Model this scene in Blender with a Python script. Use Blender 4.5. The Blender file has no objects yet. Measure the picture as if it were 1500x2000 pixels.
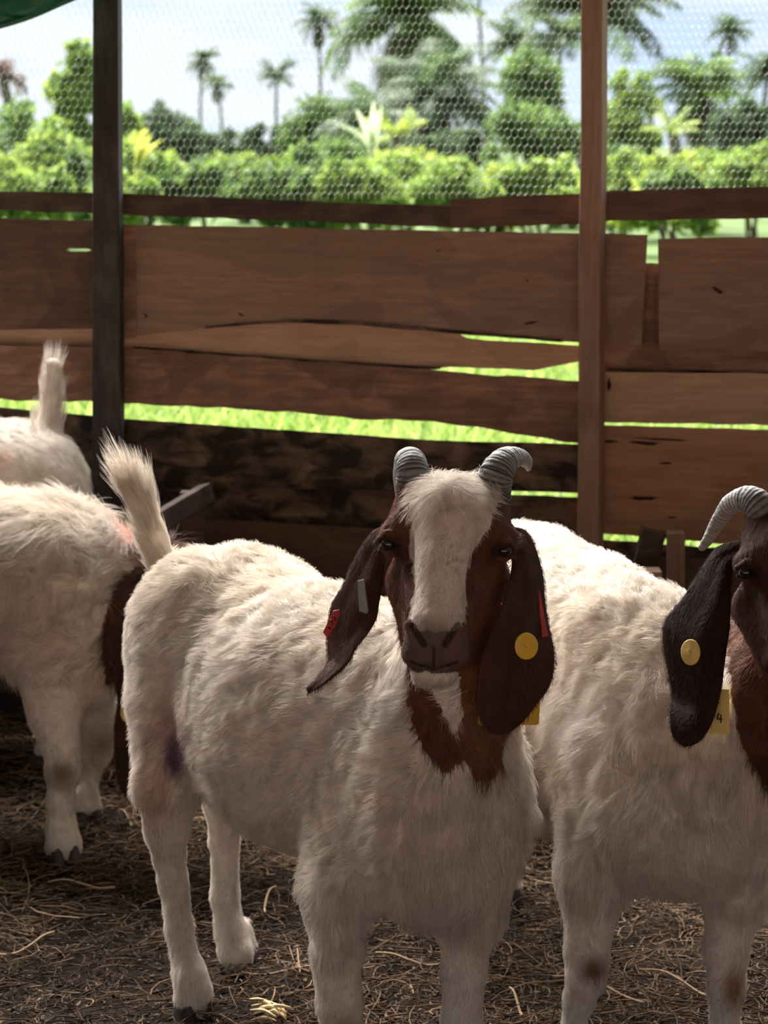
import bpy, math, random
import numpy as np
from mathutils import Matrix, Vector
random.seed(7); RNG = np.random.default_rng(7)
SC = bpy.context.scene; COL = SC.collection

# ---------------------------------------------------------------- camera, sky, sun, exposure
FPX = 4000.0; CAM_H = 1.28; PITCH = math.atan(720 / FPX)
cam_d = bpy.data.cameras.new('camera'); cam = bpy.data.objects.new('camera', cam_d); COL.objects.link(cam)
cam.location = (0, 0, CAM_H); cam.rotation_euler = (math.pi / 2 - PITCH, 0, 0)
cam_d.sensor_fit = 'VERTICAL'; cam_d.sensor_height = 36; cam_d.lens = 72
cam_d.clip_start = .05; cam_d.clip_end = 2000
cam_d.dof.use_dof = True; cam_d.dof.focus_distance = 2.62; cam_d.dof.aperture_fstop = 8.5
SC.camera = cam
SC.view_settings.view_transform = 'Standard'; SC.view_settings.look = 'None'
SC.view_settings.exposure = 0.6; SC.view_settings.gamma = 1.0; SC.view_settings.use_curve_mapping = False
SC.cycles.max_bounces = 6; SC.cycles.diffuse_bounces = 4; SC.cycles.glossy_bounces = 2
SC.cycles.transmission_bounces = 3; SC.cycles.transparent_max_bounces = 8
SC.cycles.caustics_reflective = False; SC.cycles.caustics_refractive = False
SC.cycles.sample_clamp_indirect = 6.0; SC.cycles.use_denoising = True

world = bpy.data.worlds.new('sky'); SC.world = world; world.use_nodes = True
nt = world.node_tree; nt.nodes.clear()
def N(t, typ, **kw):
    n = t.nodes.new(typ)
    for k, v in kw.items(): setattr(n, k, v)
    return n
wo = N(nt, 'ShaderNodeOutputWorld'); bg = N(nt, 'ShaderNodeBackground'); tc = N(nt, 'ShaderNodeTexCoord')
mp = N(nt, 'ShaderNodeMapping'); mp.inputs['Scale'].default_value = (5, 5, 16)
nz = N(nt, 'ShaderNodeTexNoise'); nz.inputs['Scale'].default_value = 1.3; nz.inputs['Detail'].default_value = 4
cr = N(nt, 'ShaderNodeValToRGB'); cr.color_ramp.elements[0].position = .38; cr.color_ramp.elements[1].position = .62
cr.color_ramp.elements[0].color = (.60, .76, .98, 1); cr.color_ramp.elements[1].color = (.86, .93, 1.0, 1)
sx = N(nt, 'ShaderNodeSeparateXYZ'); rg = N(nt, 'ShaderNodeMapRange')
rg.inputs[1].default_value = -.02; rg.inputs[2].default_value = .0
mx = N(nt, 'ShaderNodeMix', data_type='RGBA'); mx.inputs[6].default_value = (.16, .13, .08, 1)
L = nt.links.new
L(tc.outputs['Generated'], mp.inputs[0]); L(mp.outputs[0], nz.inputs[0]); L(nz.outputs[0], cr.inputs[0])
L(tc.outputs['Generated'], sx.inputs[0]); L(sx.outputs[2], rg.inputs[0]); L(rg.outputs[0], mx.inputs[0])
L(cr.outputs[0], mx.inputs[7]); L(mx.outputs[2], bg.inputs[0]); L(bg.outputs[0], wo.inputs[0])
# glow added to the unseen sky high behind the fence, lighting the goats' backs
GLOW_TO = Vector((-.16, .52, .60)).normalized()
dt = N(nt, 'ShaderNodeVectorMath', operation='DOT_PRODUCT'); dt.inputs[1].default_value = GLOW_TO
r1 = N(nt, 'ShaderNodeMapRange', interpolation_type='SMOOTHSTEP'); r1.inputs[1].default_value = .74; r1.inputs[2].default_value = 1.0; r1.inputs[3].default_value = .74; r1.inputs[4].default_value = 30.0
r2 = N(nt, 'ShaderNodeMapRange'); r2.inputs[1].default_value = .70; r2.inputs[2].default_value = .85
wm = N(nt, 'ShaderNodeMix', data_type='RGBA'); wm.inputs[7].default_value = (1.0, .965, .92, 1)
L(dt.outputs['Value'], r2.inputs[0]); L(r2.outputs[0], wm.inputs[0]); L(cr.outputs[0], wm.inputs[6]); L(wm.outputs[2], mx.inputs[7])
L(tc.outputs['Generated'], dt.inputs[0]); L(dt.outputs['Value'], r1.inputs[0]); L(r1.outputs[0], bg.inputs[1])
sun_d = bpy.data.lights.new('sun', 'SUN'); sun = bpy.data.objects.new('sun', sun_d); COL.objects.link(sun)
sun_d.energy = 2.6; sun_d.angle = .02; sun_d.color = (1, .95, .86)
sun.rotation_euler = Vector((.22, -.20, -.95)).to_track_quat('-Z', 'Y').to_euler()

# ---------------------------------------------------------------- helpers
_F = np.array([0, math.cos(PITCH), -math.sin(PITCH)]); _U = np.array([0, math.sin(PITCH), math.cos(PITCH)])
_C = np.array([0, 0, CAM_H])
def ray(px, py): return _F + np.array([1., 0, 0]) * (px - 750) / FPX + _U * (1000 - py) / FPX
def W(px, py, Y): d = ray(px, py); return _C + d * (Y / d[1])
def ground(px, py, z=0.): d = ray(px, py); return _C + d * ((z - CAM_H) / d[2])
def proj(P):
    v = np.asarray(P) - _C; d = v @ _F
    return 750 + FPX * v[..., 0] / d, 1000 - FPX * (v @ _U) / d
WALL_A = math.radians(7)
def onwall(px, py, off=0.):
    d = ray(px, py); n = np.array([math.tan(WALL_A), 1, 0])
    t = (4.4 - off / math.cos(WALL_A)) / (d @ n); return _C + d * t

def tag(o, label=None, cat=None, group=None, kind=None):
    if label: o['label'] = label
    if cat: o['category'] = cat
    if group: o['group'] = group
    if kind: o['kind'] = kind
    return o
def empty(name, loc=(0, 0, 0), label=None, cat=None, group=None):
    o = bpy.data.objects.new(name, None); COL.objects.link(o); o.location = loc; o.empty_display_size = .05
    return tag(o, label, cat, group)
def link(name, data, parent=None, loc=None):
    o = bpy.data.objects.new(name, data); COL.objects.link(o)
    if loc is not None: o.location = loc
    if parent:
        o.parent = parent; o.matrix_parent_inverse = Matrix.Translation(parent.location).inverted()
    return o
def mesh_np(name, V, Fq, mat=None, parent=None, col=None, smooth=True, origin=None, rotz=0.):
    """one mesh object from arrays; Fq: (n,k) faces, or list of such arrays; V in world space"""
    V = np.asarray(V, dtype=np.float64).reshape(-1, 3)
    if origin is not None:
        V = V - np.asarray(origin)
        c, s = math.cos(-rotz), math.sin(-rotz)
        V = np.stack([V[:, 0] * c - V[:, 1] * s, V[:, 0] * s + V[:, 1] * c, V[:, 2]], 1)
    Fl = Fq if isinstance(Fq, list) else [Fq]
    Fl = [np.asarray(f, dtype=np.int32) for f in Fl if len(f)]
    idx = np.concatenate([f.ravel() for f in Fl]); tot = np.concatenate([np.full(len(f), f.shape[1], np.int32) for f in Fl])
    st = np.concatenate([[0], np.cumsum(tot)[:-1]]).astype(np.int32)
    me = bpy.data.meshes.new(name)
    me.vertices.add(len(V)); me.vertices.foreach_set('co', V.ravel().astype(np.float32))
    me.loops.add(len(idx)); me.loops.foreach_set('vertex_index', idx)
    me.polygons.add(len(tot)); me.polygons.foreach_set('loop_start', st)
    me.update(calc_edges=True); me.validate()
    me.polygons.foreach_set('use_smooth', np.full(len(me.polygons), smooth))
    if col is not None:
        a = me.color_attributes.new('Col', 'FLOAT_COLOR', 'POINT')
        c4 = np.ones((len(V), 4), np.float32); c4[:, :3] = col; a.data.foreach_set('color', c4.ravel())
    if mat: me.materials.append(mat)
    o = link(name, me, parent, origin)
    if rotz: o.rotation_euler = (0, 0, rotz)
    return o
def norm(v, ax=-1): return v / np.maximum(np.linalg.norm(v, axis=ax, keepdims=True), 1e-9)
_lat = RNG.random((32, 32, 32)).astype(np.float32)
def vnoise(P, s=1., seed=0):
    p = np.asarray(P) * s + seed * 7.31; i = np.floor(p).astype(int); f = p - i; f = f * f * (3 - 2 * f)
    r = 0
    for a in (0, 1):
        for b in (0, 1):
            for c in (0, 1):
                w = (f[..., 0] if a else 1 - f[..., 0]) * (f[..., 1] if b else 1 - f[..., 1]) * (f[..., 2] if c else 1 - f[..., 2])
                r = r + w * _lat[(i[..., 0] + a) & 31, (i[..., 1] + b) & 31, (i[..., 2] + c) & 31]
    return r * 2 - 1
def tubes(P, Rad, sides=3):
    """P (n,k,3), Rad (n,k) -> verts, quads"""
    n, k, _ = P.shape; T = norm(np.gradient(P, axis=1))
    ref = np.where(np.abs(T[..., 2:3]) > .9, np.array([1., 0, 0]), np.array([0, 0, 1.]))
    A = norm(np.cross(T, ref)); B = np.cross(T, A)
    ang = np.arange(sides) * 2 * math.pi / sides
    V = P[:, :, None] + Rad[:, :, None, None] * (A[:, :, None] * np.cos(ang)[None, None, :, None] + B[:, :, None] * np.sin(ang)[None, None, :, None])
    base = (np.arange(n) * k * sides)[:, None, None]; i = np.arange(k - 1)[None, :, None] * sides; j = np.arange(sides)[None, None, :]
    j2 = (j + 1) % sides
    Q = np.stack([base + i + j, base + i + j2, base + i + sides + j2, base + i + sides + j], -1).reshape(-1, 4)
    return V.reshape(-1, 3), Q
def spline(P, n):
    P = np.asarray(P, float); m = len(P); t = np.linspace(0, m - 1, n); i = np.clip(t.astype(int), 0, m - 2); f = (t - i)[:, None]
    g = lambda j: P[np.clip(j, 0, m - 1)]
    a, b, c, d = g(i - 1), g(i), g(i + 1), g(i + 2)
    return .5 * (2 * b + (c - a) * f + (2 * a - 5 * b + 4 * c - d) * f ** 2 + (3 * b - a - 3 * c + d) * f ** 3)
def cap_tube(path, rad, sides=16, n=None):
    n = n or len(path); P = spline(path, n); R = spline(np.asarray(rad, float)[:, None], n)[:, 0]
    V, Q = tubes(P[None], R[None], sides)
    V = np.vstack([V, P[0], P[-1]]); a = len(V) - 2; b = len(V) - 1; j = np.arange(sides); j2 = (j + 1) % sides
    T = np.vstack([np.stack([np.full(sides, a), j2, j], 1), np.stack([np.full(sides, b), (n - 1) * sides + j, (n - 1) * sides + j2], 1)])
    return V, [Q, T], P, R
def box(c, s, R=None):
    v = np.array([[x, y, z] for x in (-1, 1) for y in (-1, 1) for z in (-1, 1)], float) * np.asarray(s) / 2
    if R is not None: v = v @ np.asarray(R).T
    q = np.array([[0, 1, 3, 2], [4, 6, 7, 5], [0, 4, 5, 1], [2, 3, 7, 6], [0, 2, 6, 4], [1, 5, 7, 3]])
    return v + np.asarray(c), q
def join(parts):
    Vs, Fs, o = [], [], 0
    for V, Fq in parts:
        for f in (Fq if isinstance(Fq, list) else [Fq]): Fs.append(np.asarray(f) + o)
        Vs.append(V); o += len(V)
    return np.vstack(Vs), Fs
def inpoly(px, py, poly):
    poly = np.asarray(poly, float); r = np.zeros(np.shape(px), bool); n = len(poly)
    for i in range(n):
        x1, y1 = poly[i]; x2, y2 = poly[i - 1]
        c = ((y1 > py) != (y2 > py)) & (px < (x2 - x1) * (py - y1) / (y2 - y1 + 1e-9) + x1); r ^= c
    return r
def bevel(o, w=.003, seg=2):
    m = o.modifiers.new('bevel', 'BEVEL'); m.width = w; m.segments = seg; m.limit_method = 'ANGLE'; return o

# ---------------------------------------------------------------- materials
def newmat(name):
    m = bpy.data.materials.new(name); m.use_nodes = True; t = m.node_tree; t.nodes.clear()
    out = N(t, 'ShaderNodeOutputMaterial'); return m, t, out
def principled(name, color=(.5, .5, .5), rough=.6, spec=.4, metal=0., noise=0., nscale=20., bump=0., attr=False, stretch=(1, 1, 1)):
    m, t, out = newmat(name); b = N(t, 'ShaderNodeBsdfPrincipled'); t.links.new(b.outputs[0], out.inputs[0])
    b.inputs['Roughness'].default_value = rough; b.inputs['Specular IOR Level'].default_value = spec; b.inputs['Metallic'].default_value = metal
    tcn = N(t, 'ShaderNodeTexCoord'); mpn = N(t, 'ShaderNodeMapping'); mpn.inputs['Scale'].default_value = stretch
    nzn = N(t, 'ShaderNodeTexNoise'); nzn.inputs['Scale'].default_value = nscale; nzn.inputs['Detail'].default_value = 5
    t.links.new(tcn.outputs['Object'], mpn.inputs[0]); t.links.new(mpn.outputs[0], nzn.inputs[0])
    if attr:
        src = N(t, 'ShaderNodeAttribute', attribute_name='Col').outputs['Color']
    else:
        rgb = N(t, 'ShaderNodeRGB'); rgb.outputs[0].default_value = (*color, 1); src = rgb.outputs[0]
    mr = N(t, 'ShaderNodeMapRange'); mr.inputs[1].default_value = .25; mr.inputs[2].default_value = .75
    mr.inputs[3].default_value = 1 - noise; mr.inputs[4].default_value = 1 + noise
    vm = N(t, 'ShaderNodeVectorMath', operation='SCALE')
    t.links.new(nzn.outputs[0], mr.inputs[0]); t.links.new(src, vm.inputs[0]); t.links.new(mr.outputs[0], vm.inputs['Scale'])
    t.links.new(vm.outputs[0], b.inputs['Base Color'])
    if bump:
        bn = N(t, 'ShaderNodeBump'); bn.inputs['Strength'].default_value = bump; bn.inputs['Distance'].default_value = .004
        t.links.new(nzn.outputs[0], bn.inputs['Height']); t.links.new(bn.outputs[0], b.inputs['Normal'])
    return m
def wood(name, c1, c2, stain=.5, seed=0., grime=0., along='X', rough=.75, ringy=6.):
    c1 = tuple(v * k for v, k in zip(c1, (1.28, 1.28, 1.30))); c2 = tuple(v * k for v, k in zip(c2, (1.28, 1.28, 1.30)))
    """c1 light grain, c2 dark grain; dark weather stains with a shape of their own"""
    m, t, out = newmat(name); b = N(t, 'ShaderNodeBsdfPrincipled'); lk = t.links.new; lk(b.outputs[0], out.inputs[0])
    b.inputs['Roughness'].default_value = rough; b.inputs['Specular IOR Level'].default_value = .2
    tcn = N(t, 'ShaderNodeTexCoord'); ad = N(t, 'ShaderNodeVectorMath', operation='ADD'); ad.inputs[1].default_value = (seed * 3.7, seed * 1.3, seed * 2.1)
    oi = N(t, 'ShaderNodeObjectInfo'); cm = N(t, 'ShaderNodeVectorMath', operation='SCALE'); cm.inputs[0].default_value = (13, 7, 5)
    lk(oi.outputs['Random'], cm.inputs['Scale'])
    ad2 = N(t, 'ShaderNodeVectorMath', operation='ADD'); lk(tcn.outputs['Object'], ad.inputs[0]); lk(ad.outputs[0], ad2.inputs[0]); lk(cm.outputs[0], ad2.inputs[1])
    def mapped(sc):
        q = N(t, 'ShaderNodeMapping'); q.inputs['Scale'].default_value = sc if along == 'X' else (sc[2], sc[1], sc[0]); lk(ad2.outputs[0], q.inputs[0]); return q
    def noise(sc, scale, det=4, dist=0.):
        q = mapped(sc); n = N(t, 'ShaderNodeTexNoise'); n.inputs['Scale'].default_value = scale; n.inputs['Detail'].default_value = det
        n.inputs['Distortion'].default_value = dist; lk(q.outputs[0], n.inputs[0]); return n
    grain = noise((.9, 6, 6), 5., 8, 1.2); fine = noise((2, 40, 40), 8., 4); big = noise((1, 1.9, 1.9), 2.2, 2, 1.6)
    q = mapped((.5, 3, 3)); wv = N(t, 'ShaderNodeTexWave', wave_type='BANDS', bands_direction='Z' if along == 'X' else 'X')
    wv.inputs['Scale'].default_value = ringy; wv.inputs['Distortion'].default_value = 9; wv.inputs['Detail'].default_value = 3; wv.inputs['Detail Scale'].default_value = .7
    lk(q.outputs[0], wv.inputs[0])
    def ramp(src, a, z_):
        r = N(t, 'ShaderNodeMapRange'); r.inputs[1].default_value = a; r.inputs[2].default_value = z_; lk(src, r.inputs[0]); return r.outputs[0]
    def mix(f, A, B, mode='MIX'):
        n = N(t, 'ShaderNodeMix', data_type='RGBA', blend_type=mode)
        for s, v in ((0, f), (6, A), (7, B)):
            if isinstance(v, (tuple, float, int)): n.inputs[s].default_value = (*v, 1) if isinstance(v, tuple) else v
            else: lk(v, n.inputs[s])
        return n.outputs[2]
    ma = N(t, 'ShaderNodeMath', operation='MULTIPLY_ADD'); ma.inputs[1].default_value = .25; lk(wv.outputs[0], ma.inputs[0]); lk(ramp(grain.outputs[0], .32, .7), ma.inputs[2])
    c = mix(ma.outputs[0], c2, c1)
    fs = N(t, 'ShaderNodeMath', operation='MULTIPLY'); fs.inputs[1].default_value = .28; lk(ramp(fine.outputs[0], .62, .35), fs.inputs[0])
    c = mix(fs.outputs[0], c, tuple(x * .55 for x in c2))
    st = N(t, 'ShaderNodeMath', operation='MULTIPLY'); st.inputs[1].default_value = stain; lk(ramp(big.outputs[0], .53, .56), st.inputs[0])
    c = mix(st.outputs[0], c, tuple(x * .62 for x in c2))
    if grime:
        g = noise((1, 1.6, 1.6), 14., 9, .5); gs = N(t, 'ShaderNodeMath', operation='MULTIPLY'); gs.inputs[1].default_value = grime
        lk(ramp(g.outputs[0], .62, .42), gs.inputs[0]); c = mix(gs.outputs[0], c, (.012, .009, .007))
    lk(c, b.inputs['Base Color'])
    bn = N(t, 'ShaderNodeBump'); bn.inputs['Strength'].default_value = .5; bn.inputs['Distance'].default_value = .003
    lk(grain.outputs[0], bn.inputs['Height']); lk(bn.outputs[0], b.inputs['Normal'])
    return m
def leafmat(name, trans=.45):
    m, t, out = newmat(name); at = N(t, 'ShaderNodeAttribute', attribute_name='Col')
    d = N(t, 'ShaderNodeBsdfDiffuse'); tr = N(t, 'ShaderNodeBsdfTranslucent'); g = N(t, 'ShaderNodeBsdfGlossy'); g.inputs['Roughness'].default_value = .35
    ms = N(t, 'ShaderNodeMixShader'); ms.inputs[0].default_value = trans; m2 = N(t, 'ShaderNodeMixShader'); m2.inputs[0].default_value = .02
    hs = N(t, 'ShaderNodeHueSaturation'); hs.inputs['Value'].default_value = .95; hs.inputs['Hue'].default_value = .48
    lk = t.links.new; lk(at.outputs[0], d.inputs[0]); lk(at.outputs[0], hs.inputs['Color']); lk(hs.outputs[0], tr.inputs[0])
    lk(d.outputs[0], ms.inputs[1]); lk(tr.outputs[0], ms.inputs[2]); lk(ms.outputs[0], m2.inputs[1]); lk(g.outputs[0], m2.inputs[2]); lk(m2.outputs[0], out.inputs[0])
    return m
def furmat(name):
    m, t, out = newmat(name); at = N(t, 'ShaderNodeAttribute', attribute_name='Col')
    d = N(t, 'ShaderNodeBsdfDiffuse'); tr = N(t, 'ShaderNodeBsdfTranslucent'); g = N(t, 'ShaderNodeBsdfGlossy'); g.inputs['Roughness'].default_value = .45
    ms = N(t, 'ShaderNodeMixShader'); ms.inputs[0].default_value = .35; m2 = N(t, 'ShaderNodeMixShader'); m2.inputs[0].default_value = .05
    lk = t.links.new; lk(at.outputs[0], d.inputs[0]); lk(at.outputs[0], tr.inputs[0])
    lk(d.outputs[0], ms.inputs[1]); lk(tr.outputs[0], ms.inputs[2]); lk(ms.outputs[0], m2.inputs[1]); lk(g.outputs[0], m2.inputs[2]); lk(m2.outputs[0], out.inputs[0])
    return m
M_leaf = leafmat('leaf'); M_fur = furmat('fur'); M_grass = leafmat('grass', .5)
M_skin = principled('goat_skin', attr=True, rough=.8, spec=.15, noise=.10, nscale=60, bump=.3)
M_ear = principled('ear_skin', attr=True, rough=.75, spec=.1, noise=.15, nscale=35, bump=.35, stretch=(1, 1, .3))
M_horn = principled('horn', attr=True, rough=.6, spec=.2, noise=.25, nscale=90, bump=.6, stretch=(1, 1, 2))
M_hoof = principled('hoof', (.035, .03, .03), .5, .4, noise=.3, nscale=60, bump=.3)
M_eye = principled('eyeball', (.012, .009, .008), .10, .5)
M_yel = principled('yellow_plastic', (.72, .46, .05), .4, .4, noise=.08)
M_pyel = principled('pale_yellow_plastic', (.66, .50, .16), .4, .4, noise=.08)
M_red = principled('red_plastic', (.50, .05, .045), .4, .4)
M_grn = principled('grey_green_plastic', (.23, .26, .22), .45, .4)
M_ink = principled('black_ink', (.015, .015, .015), .5, .3)
M_straw = principled('straw', attr=True, rough=.85, spec=.1)
M_soil = principled('bedding_soil', (.022, .014, .009), .95, .1, noise=.5, nscale=45, bump=1.)
M_turf = principled('turf', (.045, .075, .02), .95, .05, noise=.6, nscale=.8)
M_bark = principled('bark', attr=True, rough=.9, spec=.1, noise=.3, nscale=3, bump=.6)
M_wire = principled('galvanised_wire', (.85, .86, .87), .5, .5, metal=0.)
M_tarp = principled('green_tarpaulin', (.006, .11, .055), .45, .4, noise=.2, nscale=6)
M_iron = principled('roof_sheet', (.30, .28, .26), .6, .3, noise=.2)

# ---------------------------------------------------------------- shed floor, unseen roof and light-blocking side walls
def struct(o): o['kind'] = 'structure'; return o
gx = np.linspace(-3.2, 3.4, 260); gy = np.linspace(-2.0, 4.60, 260); GX, GY = np.meshgrid(gx, gy, indexing='ij')
GP = np.stack([GX, GY, 0 * GX], -1)
GZ = -.006 + .010 * vnoise(GP, 9.) + .006 * vnoise(GP, 28., 3)
def gridmesh(X, Y, Z):
    n, m = X.shape; i, j = np.meshgrid(np.arange(n - 1), np.arange(m - 1), indexing='ij'); a = (i * m + j).ravel()
    return np.stack([X, Y, Z], -1).reshape(-1, 3), np.stack([a, a + m, a + m + 1, a + 1], 1)
V, Q = gridmesh(GX, GY, GZ); struct(mesh_np('floor', V, Q, M_soil))
V, Q = box((0, .5, 3.2), (9.5, 8.4, .03)); V[:, 2] += (V[:, 1] - 4.7) * .15; struct(mesh_np('ceiling_unseen', V, Q, M_iron, smooth=False))  # unseen roof, its slope and reach shaped to hold back front skylight
W_side = wood('blocker_wood', (.13, .07, .045), (.07, .035, .022), .4, 9)
for nm, x in (('wall_left_blocker', -3.3), ('wall_right_blocker', 3.5)):  # unseen side walls, added to keep side light off the goats
    parts = [box((x, 1.2, .16 + .3 * k), (.03, 6.6, .27)) for k in range(6)]
    V, Q = join(parts); struct(mesh_np(nm, V, Q, W_side, smooth=False))

# ---------------------------------------------------------------- back board fence
fence = empty('board_fence', onwall(750, 1415), 'rough brown plank fence with gaps between crooked boards, behind the goats', 'fence')
WD = dict(
    mid=wood('wood_mid', (.215, .135, .098), (.165, .098, .070), .35, 1),
    warm=wood('wood_warm', (.26, .145, .096), (.15, .080, .052), .45, 2, .28),
    tan=wood('wood_tan', (.37, .235, .155), (.28, .17, .11), .25, 3),
    dark=wood('wood_dark', (.120, .070, .050), (.080, .045, .033), .4, 4, .25),
    rail=wood('wood_rail', (.085, .055, .042), (.05, .032, .026), .5, 5, .45),
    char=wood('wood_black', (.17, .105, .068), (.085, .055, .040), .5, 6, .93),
    orange=wood('wood_orange', (.32, .175, .105), (.24, .125, .074), .3, 7),
    post_d=wood('post_dark', (.060, .048, .044), (.030, .025, .026), .5, 8, .4, along='Z'),
    post=wood('post_brown', (.25, .155, .110), (.18, .105, .075), .25, 9, along='Z'))
def board(top, bot, off, mat, label=None, th=.022, wob=1.0, name='plank', parent=None):
    top = np.array(top, float); bot = np.array(bot, float)
    def ext(P):
        if P[0, 0] <= -149: sl = (P[1, 1] - P[0, 1]) / (P[1, 0] - P[0, 0]); P = np.vstack([[-1300, P[0, 1] - sl * .5 * 1150], P])
        if P[-1, 0] >= 1649: sl = (P[-1, 1] - P[-2, 1]) / (P[-1, 0] - P[-2, 0]); P = np.vstack([P, [2500, P[-1, 1] + sl * 850]])
        return P
    top, bot = ext(top), ext(bot)
    x0 = top[0, 0]; x1 = top[-1, 0]; n = max(8, int((x1 - x0) / 12)); t = np.linspace(0, 1, n)
    tx = top[0, 0] + t * (top[-1, 0] - top[0, 0]); bx = bot[0, 0] + t * (bot[-1, 0] - bot[0, 0])
    ty = np.interp(tx, top[:, 0], top[:, 1]); by = np.interp(bx, bot[:, 0], bot[:, 1])
    s = RNG.random() * 90
    ty = ty + wob * vnoise(np.stack([tx * .03, tx * 0 + s, tx * 0], 1)); by = by + wob * 1.2 * vnoise(np.stack([bx * .03, bx * 0 + s + 5, tx * 0], 1))
    m = 9; V = []
    for o2 in (off + th, off):
        for k in range(m):
            f = k / (m - 1)
            for i in range(n):
                px = tx[i] * (1 - f) + bx[i] * f; py = ty[i] * (1 - f) + by[i] * f
                V.append(onwall(px, py, o2 + .002 * vnoise(np.array([px * .02, py * .03, s]))))
    V = np.array(V); Fq = []
    for L_, fl in ((0, 0), (1, 1)):
        b0 = L_ * m * n
        for k in range(m - 1):
            for i in range(n - 1):
                a = b0 + k * n + i; q = [a, a + n, a + n + 1, a + 1]; Fq.append(q if not fl else q[::-1])
    B = m * n
    for i in range(n - 1):
        Fq.append([i, i + 1, B + i + 1, B + i]); a = (m - 1) * n + i; Fq.append([a + 1, a, B + a, B + a + 1])
    for k in range(m - 1):
        a = k * n; Fq.append([a + n, a, B + a, B + a + n]); a = k * n + n - 1; Fq.append([a, a + n, B + a + n, B + a])
    o = mesh_np(name, V, np.array(Fq), WD[mat], parent or fence, smooth=False, origin=V.mean(0), rotz=-WALL_A)
    if label: o['label'] = label
    return o
board([(-150, 371), (182, 376), (560, 391), (882, 404)], [(-150, 405), (182, 417), (560, 431), (882, 444)], 0, 'rail', 'narrow dark top rail board')
board([(560, 396), (884, 400)], [(560, 425), (884, 430)], -.024, 'mid')
board([(880, 389), (1140, 377), (1190, 373), (1500, 364), (1650, 361)], [(880, 446), (1140, 437), (1190, 431), (1500, 426), (1650, 423)], .002, 'dark', 'dark top rail board rising to the right')
board([(-150, 422), (182, 432)], [(-150, 489), (122, 489), (125, 484.5), (177, 486), (180, 489), (182, 489)], 0, 'dark', wob=.4)
board([(-150, 489), (122, 488), (127, 491), (178, 491), (182, 488)], [(-150, 646), (182, 642)], 0, 'dark', wob=.4)
board([(262, 439), (760, 449), (1265, 458)], [(262, 656), (400, 641), (560, 629), (700, 634), (880, 650), (905, 654), (1000, 658), (1110, 668), (1253, 675)], 0, 'mid', 'wide brown board with curved stains')
board([(236, 438), (266, 440)], [(236, 662), (266, 660)], .016, 'warm', th=.01)
board([(-150, 612), (560, 610), (880, 630), (905, 659), (950, 665), (1050, 670), (1130, 675)], [(-150, 686), (182, 688), (540, 706), (850, 722), (870, 717), (1050, 723), (1130, 706)], -.024, 'tan', 'pale tan board with rounded end')
board([(-150, 676), (182, 677), (255, 680), (860, 724), (1140, 746)], [(-150, 778), (182, 784), (400, 795), (600, 806), (700, 818), (850, 822), (950, 838), (1050, 856), (1140, 866)], 0, 'warm', 'board with wavy bark edge', wob=2.)
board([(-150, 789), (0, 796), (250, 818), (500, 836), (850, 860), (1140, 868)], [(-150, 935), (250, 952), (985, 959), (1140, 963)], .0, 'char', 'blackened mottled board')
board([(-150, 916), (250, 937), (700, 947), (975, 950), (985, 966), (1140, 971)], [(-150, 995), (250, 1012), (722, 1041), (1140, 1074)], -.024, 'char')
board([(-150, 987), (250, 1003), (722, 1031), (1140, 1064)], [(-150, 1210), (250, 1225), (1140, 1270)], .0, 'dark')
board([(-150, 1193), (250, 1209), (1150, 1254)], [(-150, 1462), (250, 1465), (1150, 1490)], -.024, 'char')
board([(1285, 466), (1650, 461)], [(1287, 683), (1650, 688)], 0, 'mid', 'wide board right of the gap')
board([(1150, 512), (1650, 518)], [(1150, 732), (1500, 738), (1650, 740)], -.026, 'warm')
board([(1150, 726), (1500, 729), (1650, 730)], [(1150, 824), (1500, 830), (1650, 832)], 0, 'tan')
board([(1150, 828), (1180, 830), (1500, 839), (1650, 843)], [(1150, 1040), (1320, 1054), (1500, 1070), (1650, 1082)], 0, 'orange', 'orange brown board with black streaks')
board([(1150, 1052), (1410, 1071), (1650, 1088)], [(1150, 1090), (1650, 1120)], -.024, 'char')
board([(1150, 1077), (1650, 1107)], [(1150, 1250), (1650, 1285)], 0, 'dark')
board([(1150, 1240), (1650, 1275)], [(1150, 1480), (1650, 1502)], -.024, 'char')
board([(400, 637), (560, 622), (700, 626), (880, 643), (1100, 663)], [(400, 641.5), (560, 630), (700, 635), (880, 651), (1100, 668.5)], .0225, 'char', th=.002, wob=.8, name='bark_gap_strip')
board([(262, 676), (560, 700), (860, 717)], [(262, 682), (560, 708), (860, 722)], .0, 'char', th=.004, wob=.8, name='bark_gap_strip')  # dark strip painting in the shadow line between two boards
board([(1190, 719), (1500, 727), (1650, 729)], [(1190, 724), (1500, 733), (1650, 735)], .0, 'char', th=.004, wob=.5, name='bark_gap_strip')  # thin dark strip drawn along the seam between the boards
def dark_marks(spots, off=.0232):
    parts = []
    for px, py, w, h, a in spots:
        n = 14; pts = []
        for i in range(n):
            an = 2 * math.pi * i / n; rr = 1 + .35 * random.uniform(-1, 1)
            dx, dy = w / 2 * math.cos(an) * rr, h / 2 * math.sin(an) * rr
            pts.append((px + dx * math.cos(a) - dy * math.sin(a), py + dx * math.sin(a) + dy * math.cos(a)))
        V = np.array([onwall(x, y, off + .0012) for x, y in pts] + [onwall(x, y, off - .002) for x, y in pts])
        Fq = [np.array([list(range(n))[::-1]]), np.array([[i, (i + 1) % n, n + (i + 1) % n, n + i] for i in range(n)])]
        parts.append((V, Fq))
    V, Q = join(parts); return V, Q
M_knot = principled('knot_wood', (.035, .017, .012), .8, .1, noise=.4, nscale=80)
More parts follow.
